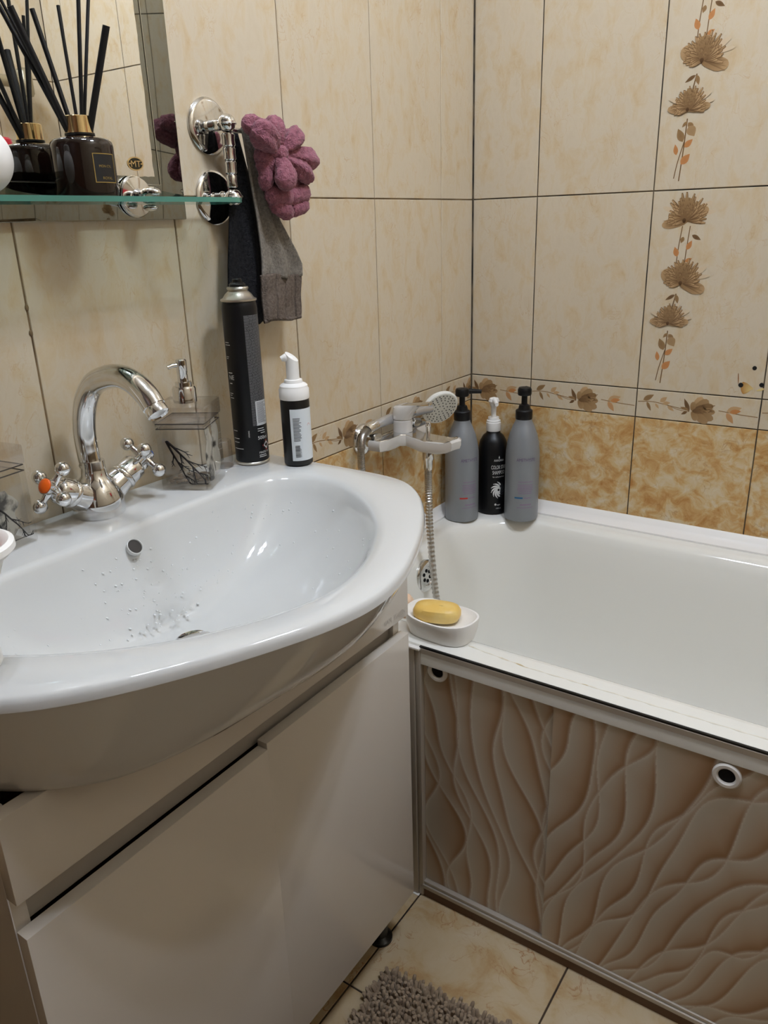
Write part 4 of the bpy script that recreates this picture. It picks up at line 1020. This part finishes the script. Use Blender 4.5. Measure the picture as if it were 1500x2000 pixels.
mesh('cartridge', *lathe([(.0200, MZ + .0105), (.0200, MZ + .034), (.0188, MZ + .0352), (.0188, MZ + .0368)], 40), mat('white_chrome', None), mx_, True, loc=(.050, 0, 0))
# lever: block that leans out towards the room
V = []; F = []
for (z, r, lift) in ((.0372, .0202, 0), (.050, .0206, .15), (.062, .0190, .5), (.066, .0150, .8)):
    for j in range(32):
        a = 2 * PI * j / 32; x = r * math.cos(a); y = r * math.sin(a); V.append((.050 + x + (max(0, math.cos(a)) * .020 * lift * 2), y, MZ + z + lift * .004 * math.cos(a)))
for i in range(3):
    for j in range(32): F.append((i * 32 + j, i * 32 + (j + 1) % 32, (i + 1) * 32 + (j + 1) % 32, (i + 1) * 32 + j))
F.append(tuple(96 + j for j in range(32)))
lv = mesh('lever', V, F, mat('white_chrome', None), mx_, True)
bl = rbox_bm(.052, .118, -.0095, .0095, MZ + .060, MZ + .0670, .003, 2)
for v in bl.verts: v.co.y *= 1 - .25 * sstep(.06, .118, v.co.x); v.co.z += .010 * sstep(.05, .12, v.co.x)
from_bm('lever_blade', bl, CHROME, lv, True)
mesh('lever_screw', *orient(lathe([(.0030, 0), (.0030, .0008)], 12), (.050 + .0214 * math.cos(-.5), .0214 * math.sin(-.5), MZ + .0505), (math.cos(-.5), math.sin(-.5), 0)), HOLE, lv)
mesh('outlet_nut', *lathe([(.0105, MZ - .026), (.0115, MZ - .030), (.0115, MZ - .044), (.0095, MZ - .047), (.0085, MZ - .066)], 20), CHROME_D, mx_, True, loc=(.106, .006, 0))
mesh('diverter_knob', *lathe([(.0045, MZ + .0), (.0045, MZ + .024), (.0060, MZ + .026), (.0058, MZ + .034), (.003, MZ + .036)], 16), CHROME, mx_, True, loc=(.108, .004, 0))
mesh('shower_holder', *join_parts([tube([(.030, .060, MZ + .010), (.028, .060, MZ + .022)], .006, 12), orient(lathe([(.0155, 0), (.0155, .016), (.0125, .017), (.0125, .001)], 24, False), (.026, .050, MZ + .034), (0, 1, 0))]), CHROME, mx_, True)

hs = thing('hand_shower', 'white hand shower head with dark nozzles resting on the bath mixer', 'shower head', (0, 0, 0))
hpz = smooth_path([(.026, -.452, .846), (.025, -.40, .846), (.025, -.34, .845), (.028, -.285, .842), (.034, -.252, .840)], 30)
mesh('handle', *tube(hpz, [.0095 + .0025 * math.sin(PI * k / len(hpz)) for k in range(len(hpz))], 22), mat('chromed_plastic', rgb(206, 206, 206), .15, metal=.7), hs, True)
hn_ = Vector((.74, -.46, -.42)).normalized(); hc = Vector((.040, -.222, .838))
head = mesh('head', *orient(lathe([(.006, -.022), (.022, -.019), (.036, -.009), (.0425, -.001), (.0430, .003), (.0405, .006), (.0385, .0062)], 48), hc, hn_), mat('white_gloss_plastic', rgb(226, 226, 220), .2), hs, True)
mesh('face_plate', *orient(lathe([(.0384, .0058), (.0384, .0068), (.003, .0074)], 44), hc, hn_), mat('face_plastic', rgb(206, 204, 194), .35), head, True)
parts = []; qn = Vector((0, 0, 1)).rotation_difference(hn_)
for rad, cnt in ((.008, 6), (.0155, 10), (.023, 16), (.029, 18), (.0345, 24)):
    for k in range(cnt):
        a = 2 * PI * (k + .5 * (cnt % 4)) / cnt; p = hc + qn @ Vector((rad * math.cos(a), rad * math.sin(a), .0070)); parts.append(orient(lathe([(.0015, 0), (.0012, .0012)], 8), p, hn_))
mesh('nozzles', *join_parts(parts), mat('nozzle_rubber', rgb(70, 68, 64), .6), head)
mesh('hose_nut', *tube([(.026, -.480, .842), (.026, -.474, .8445), (.026, -.452, .846)], [.0105, .0115, .0112], 20), CHROME, hs, True)
def ribbed(pts, r, n=700):
    P = smooth_path(pts, n); return tube(P, [r * (1 + .10 * (1 if (k % 4) < 2 else -1)) for k in range(len(P))], 12)
HOSE = mat('steel_hose', (.55, .53, .50, 1), .28, metal=1.0)
mesh('hose', *ribbed([(.026, -.478, .843), (.028, -.498, .834), (.031, -.511, .812), (.032, -.513, .775), (.034, -.513, .70), (.055, -.513, .62), (.105, -.508, .56), (.125, -.500, .48), (.145, -.48, .36), (.170, -.455, .262), (.195, -.425, .240), (.190, -.400, .262), (.155, -.388, .36), (.125, -.385, .46), (.110, -.383, .60), (.1065, -.3825, .70), (.106, -.382, .748)], .0072, 900), HOSE, hs, True)

# ------------------------------------------------------------------ three pump bottles in the tub corner
def pump_bottle(name, label, loc, bm_, pm, spout_a, kind, R=.0365, H=.205, group=None):
    x, y = loc; ca = cam_angle(x, y); t = thing(name, label, 'bottle', (x, y, RIM + .0006), 0, group)
    if kind == 'grey':
        prof = [(R - .004, 0), (R - .0008, .0015), (R, .005), (R, .130), (R - .0007, .145), (R - .003, .162), (R - .0075, .180), (R - .0135, .195), (R - .0185, .205), (R - .0195, .210)]
        body = mesh('bottle_body', *lathe(prof, 48), bm_, t, True); zc = .210
        mesh('collar', *lathe([(.0172, zc), (.0178, zc + .001), (.0178, zc + .0165), (.0170, zc + .018), (.0125, zc + .020), (.0105, zc + .028), (.0072, zc + .030)], 32), pm, t, True)
        st = zc + .029
        hv = [lathe([(.0062, st), (.0062, st + .018), (.0085, st + .020)], 20), lathe([(.0135, st + .019), (.0145, st + .021), (.0145, st + .030), (.0125, st + .034), (.004, st + .035)], 28)]
        d = Vector((math.cos(spout_a), math.sin(spout_a), 0)); b = Vector((0, 0, st + .0275))
        hv.append(tube([b + d * .004, b + d * .022, b + d * .041 - Vector((0, 0, .002))], [.0062, .0052, .0040], 14))
        mesh('pump_head', *join_parts(hv), pm, t, True)
    else:
        prof = [(R - .004, 0), (R - .0008, .0015), (R, .005), (R, .120), (R - .001, .134), (R - .0045, .149), (R - .011, .160), (R - .018, .1655), (R - .0195, .170)]
        body = mesh('bottle_body', *lathe(prof, 48), bm_, t, True); zc = .170
        mesh('collar', *lathe([(.0155, zc), (.0160, zc + .001), (.0160, zc + .017), (.0150, zc + .018), (.0150, zc + .021), (.0125, zc + .022), (.0120, zc + .0275), (.007, zc + .028)], 32), pm, t, True)
        st = zc + .0275; hv = [lathe([(.0052, st), (.0058, st + .020), (.0095, st + .026), (.0100, st + .0300)], 22), lathe([(.0110, st + .030), (.0118, st + .032), (.0095, st + .0375), (.003, st + .0395)], 26)]
        d = Vector((math.cos(spout_a), math.sin(spout_a), 0)); b = Vector((0, 0, st + .0335)); hv.append(tube([b, b + d * .016, b + d * .030 - Vector((0, 0, .003))], [.0066, .0055, .004], 14))
        mesh('pump_head', *join_parts(hv), pm, t, True)
    t.scale = (1.09, 1.09, 1.15) if kind == 'grey' else (1.09, 1.09, 1.19)
    return t, body, ca, R
SILV = mat('silver_grey_plastic', rgb(136, 140, 144), .38, metal=.25)
def grey_print(body, ca, R, off_, bar):
    r = R + .0003; parts = [text_cyl('AMETHYSTE', .0094, r, ca + off_, .130, 'CENTER', .80)]
    mesh('brand_lettering', *join_parts(parts), PRINT_V, body)
    rg = random.Random(3); parts = []
    for z in (.0865, .0800, .0765, .0730, .0695, .0660, .0620): 
        w_ = rg.uniform(.40, .52); parts.append(cyl_patch(r, ca + off_ - w_, ca + off_ + w_, z, z + .0016, 10))
    parts += [cyl_patch(r, ca + off_ - .30, ca + off_ + .38, .037, .0400, 8), cyl_patch(r, ca + off_ - .48, ca + off_ + .52, .0315, .0330, 8)]
    mesh('fine_print', *join_parts(parts), PRINT_LV, body)['kind'] = 'stuff'
    mesh('colour_bar', *cyl_patch(r, ca + off_ - .62, ca + off_ - .14, .0515, .0547, 8), bar, body)
    mesh('bar_caption', *cyl_patch(r, ca + off_ - .08, ca + off_ + .36, .0520, .0540, 6), PRINT_LV, body)
tA, bA, ca, R = pump_bottle('pump_bottle', 'silver grey pump bottle with red bar nearest the bath mixer', (.0520, -.1400), SILV, MATBLK, .75, 'grey', group='pump bottles in the tub corner')
grey_print(bA, ca, R, .50, RED)
tC, bC, ca, R = pump_bottle('pump_bottle', 'silver grey pump bottle with blue bar right of the black one', (.1740, -.0680), SILV, MATBLK, 1.9, 'grey', group='pump bottles in the tub corner')
grey_print(bC, ca, R, .22, BLUE)
tB, bB, ca, R = pump_bottle('pump_bottle', 'black shampoo bottle with white pump between two silver bottles', (.0925, -.0590), MATBLK, WHITE_P, -.9, 'black', .0335, group='pump bottles in the tub corner')
r = R + .0003; o_ = .42
for a_ in (('ANAGANA', .0062, .1135, .75), ('COLOR STAY', .0112, .0975, .52), ('SHAMPOO', .0112, .0865, .55), ('for coloured hair', .0040, .0800, 1), ('vegan', .0042, .0205, 1), ('1000 ml', .0036, .0130, 1)):
    mesh('lettering', *text_cyl(a_[0], a_[1], r, ca + o_, a_[2], 'CENTER', a_[3]), PRINT_W, bB)
parts = []
parts.append(([(r * math.cos(ca + o_ + u / r), r * math.sin(ca + o_ + u / r), z) for u, z in ((-.0014, .1210), (0, .1185), (.0014, .1210), (0, .1250))], [(0, 1, 2, 3)]))
mesh('drop_emblem', *join_parts(parts), PRINT_W, bB)
parts = []; dark = []
for arm in range(11):
    A = 2 * PI * arm / 11
    for k in range(9):
        q_ = k / 8; a = A + 1.15 * q_; rad = .0035 + .0135 * q_; u, v = rad * math.cos(a), rad * math.sin(a); s_ = .0008 + .0013 * math.sin(PI * min(1, q_ * .85 + .1))
        pts = [(ca + o_ + (u + s_ * math.cos(2 * PI * m / 7)) / r, .0535 + v + s_ * math.sin(2 * PI * m / 7)) for m in range(7)]
        (parts if u < .004 else dark).append(([(r * math.cos(t), r * math.sin(t), z) for t, z in pts], [tuple(range(7))]))
mesh('swirl_emblem', *join_parts(parts), PRINT_W, bB); mesh('swirl_shade', *join_parts(dark), mat('dark_grey_print', rgb(52, 54, 58), .5), bB)
mesh('round_dot', *join_parts([([(r * math.cos(ca + o_ - .20 + .0022 * math.cos(2 * PI * m / 14) / r), r * math.sin(ca + o_ - .20 + .0022 * math.cos(2 * PI * m / 14) / r), .0225 + .0022 * math.sin(2 * PI * m / 14)) for m in range(14)], [tuple(range(14))])]), PRINT_W, bB)

# ------------------------------------------------------------------ soap dish, soap, sponge
dish = thing('soap_dish', 'white boat shaped soap dish on the bathtub rim', 'soap dish', (.299, -.6600, RIM + .0003), math.radians(-3)); dish.scale = (.96, .96, 1)
def sup(rx, ry, z, k=2.6, n=64, zf=None):
    P = []
    for j in range(n):
        a = 2 * PI * j / n; c, s_ = math.cos(a), math.sin(a); x = rx * math.copysign(abs(c) ** (2 / k), c); y = ry * math.copysign(abs(s_) ** (2 / k), s_); P.append((x, y, z + (zf(x, y) if zf else 0)))
    return P
rim = lambda x, y: .004 * (x / .07) ** 2
V, F = loft([sup(.058, .036, 0, 3), sup(.060, .038, .001, 3), sup(.066, .043, .020, 2.8), sup(.0695, .0465, .034, 2.6, zf=rim), sup(.0690, .046, .0375, 2.6, zf=rim), sup(.066, .043, .0380, 2.5, zf=rim), sup(.060, .038, .034, 2.4), sup(.045, .028, .0265, 2.2), sup(.02, .013, .0245, 2)], True, True)
mesh('dish_body', V, F, WHITE_P, dish, True)
soap = thing('soap_bar', 'worn yellow bar of soap in the white dish', 'soap', (.2905, -.6610, RIM + .0262), math.radians(16))
V, F = loft([sup(.030, .018, .001, 2.6), sup(.038, .024, .004, 2.6), sup(.0415, .0265, .011, 2.8), sup(.0415, .0265, .018, 2.8), sup(.038, .024, .0248, 2.6), sup(.030, .0175, .0285, 2.5, zf=lambda x, y: -.0012 * math.cos(x * 70)), sup(.015, .008, .0292, 2.2)], True, True)
sb = mesh('soap_body', V, F, mat('yellow_soap', rgb(226, 188, 102), .38, noise=(22, rgb(232, 204, 130), .45, .65)), soap, True)
mesh('soap_crease', *tube([(.002, -.004, .0289), (.010, -.0050, .0287), (.020, -.0045, .0284)], [.0003, .0008, .0003], 6), mat('soap_dark_brown', rgb(120, 92, 48), .8), soap)  # thin dark brown line along the top of the soap
spg = thing('bath_sponge', 'peach bath sponge on the tub rim behind the soap dish', 'sponge', (.2030, -.6350, RIM + .0003))
V, F = loft([sup(.020, .014, 0), sup(.022, .016, .004), sup(.022, .016, .030, zf=lambda x, y: .003 * math.sin(x * 260)), sup(.017, .012, .036, zf=lambda x, y: .002 * math.sin(x * 260))], True, True)
mesh('sponge_body', V, F, mat('peach_sponge', rgb(222, 192, 164), .9, bump=(300, .8, .002)), spg, True)
mesh('sponge_loop', *tube(smooth_path([(-.006, 0, .034), (-.010, 0, .044), (0, 0, .050), (.008, 0, .044), (.006, 0, .034)], 24), .0012, 8), mat('peach_cord', rgb(226, 204, 180), .8), spg, True)

# ------------------------------------------------------------------ bath mat
mt = thing('bath_mat', 'taupe chenille bath mat on the beige floor tiles', 'bath mat', (.318, -.892, .0002), math.radians(5))
MW, MH = .44, .66
MAT = mat('taupe_chenille', rgb(160, 142, 120), .95, spec=.1, sheen=.15, noise=(70, rgb(140, 122, 102), .4, .6))
bm = rbox_bm(0, MW, -MH, 0, 0, .006, .002, 1); from_bm('mat_backing', bm, MAT, mt, True)
rg = random.Random(6); V = []; F = []
nx, ny = int(MW / .0076), int(MH / .0080)
for i in range(nx + 1):
    for j in range(ny + 1):
        x = i * MW / nx + rg.uniform(-.002, .002); y = -j * MH / ny + rg.uniform(-.002, .002)
        if math.hypot(max(0, .02 - x), max(0, .02 + y)) > .02: continue
        tx, ty = rg.uniform(-.32, .26), rg.uniform(-.26, .32)
        if y > -.012: ty += .5
        if x < .012: tx -= .5
        ln = rg.uniform(.011, .015); r = .0037; k = len(V); d = Vector((tx, ty, 1)).normalized(); p0 = Vector((x, y, .004))
        for t, s_ in ((0, .8), (.55, 1.0), (.9, .85), (1.0, .35)):
            p = p0 + d * ln * t
            for a in range(6): V.append((p.x + r * s_ * math.cos(a * PI / 3), p.y + r * s_ * math.sin(a * PI / 3), p.z))
        for s_ in range(3):
            for a in range(6): F.append((k + s_ * 6 + a, k + s_ * 6 + (a + 1) % 6, k + (s_ + 1) * 6 + (a + 1) % 6, k + (s_ + 1) * 6 + a))
        F.append(tuple(k + 18 + a for a in range(6)))
pile = mesh('chenille_pile', V, F, MAT, mt, True); pile['kind'] = 'stuff'

# ------------------------------------------------------------------ towel rail on the far wall, seen in the mirror
rail = thing('towel_rail', 'pale metal heated pipe rail seen in the mirror behind the diffuser', 'towel rail', (RX, -.30, 0))
RM = mat('aged_nickel', rgb(172, 164, 142), .3, metal=.8)
mesh('pipe', *tube([(-.055, .16, 1.645), (-.055, -.55, 1.645)], .016, 18), RM, rail, True)
mesh('pipe', *tube([(-.055, .10, 1.475), (-.055, -.55, 1.475)], .013, 18), RM, rail, True)
mesh('valve', *join_parts([lathe([(.020, 1.610), (.024, 1.616), (.024, 1.672), (.018, 1.680), (.012, 1.684)], 22)]), RM, rail, True, loc=(-.055, .165, 0))
mesh('riser', *tube([(-.055, .165, 1.612), (-.055, .165, 1.50), (-.03, .165, 1.47), (.0, .165, 1.47)], .011, 16), RM, rail, True)
mesh('wall_stub', *tube([(-.055, -.50, 1.645), (.0, -.50, 1.645)], .011, 16), RM, rail, True)
rt = thing('red_towel', 'red cloth hanging on the pipe rail seen in the mirror', 'towel', (RX - .055, -.26, 0))
V = []; F = []
prof = [(-.020, 1.25), (-.0185, 1.36), (-.0175, 1.470), (-.013, 1.4865), (0, 1.4930), (.013, 1.4865), (.0175, 1.470), (.0185, 1.39)]
for k, (dx, z) in enumerate(prof):
    for j in range(21): V.append((dx + .003 * math.sin(j * .9) * (1 if z < 1.5 else .1), -.16 + .20 * j / 20, z))
for k in range(len(prof) - 1):
    for j in range(20): a = k * 21 + j; F.append((a, a + 1, a + 22, a + 21))
c_ = mesh('cloth', V, F, mat('red_cotton', rgb(176, 26, 40), .9, sheen=.2), rt, True); md = c_.modifiers.new('t', 'SOLIDIFY'); md.thickness = .003; md.offset = 0
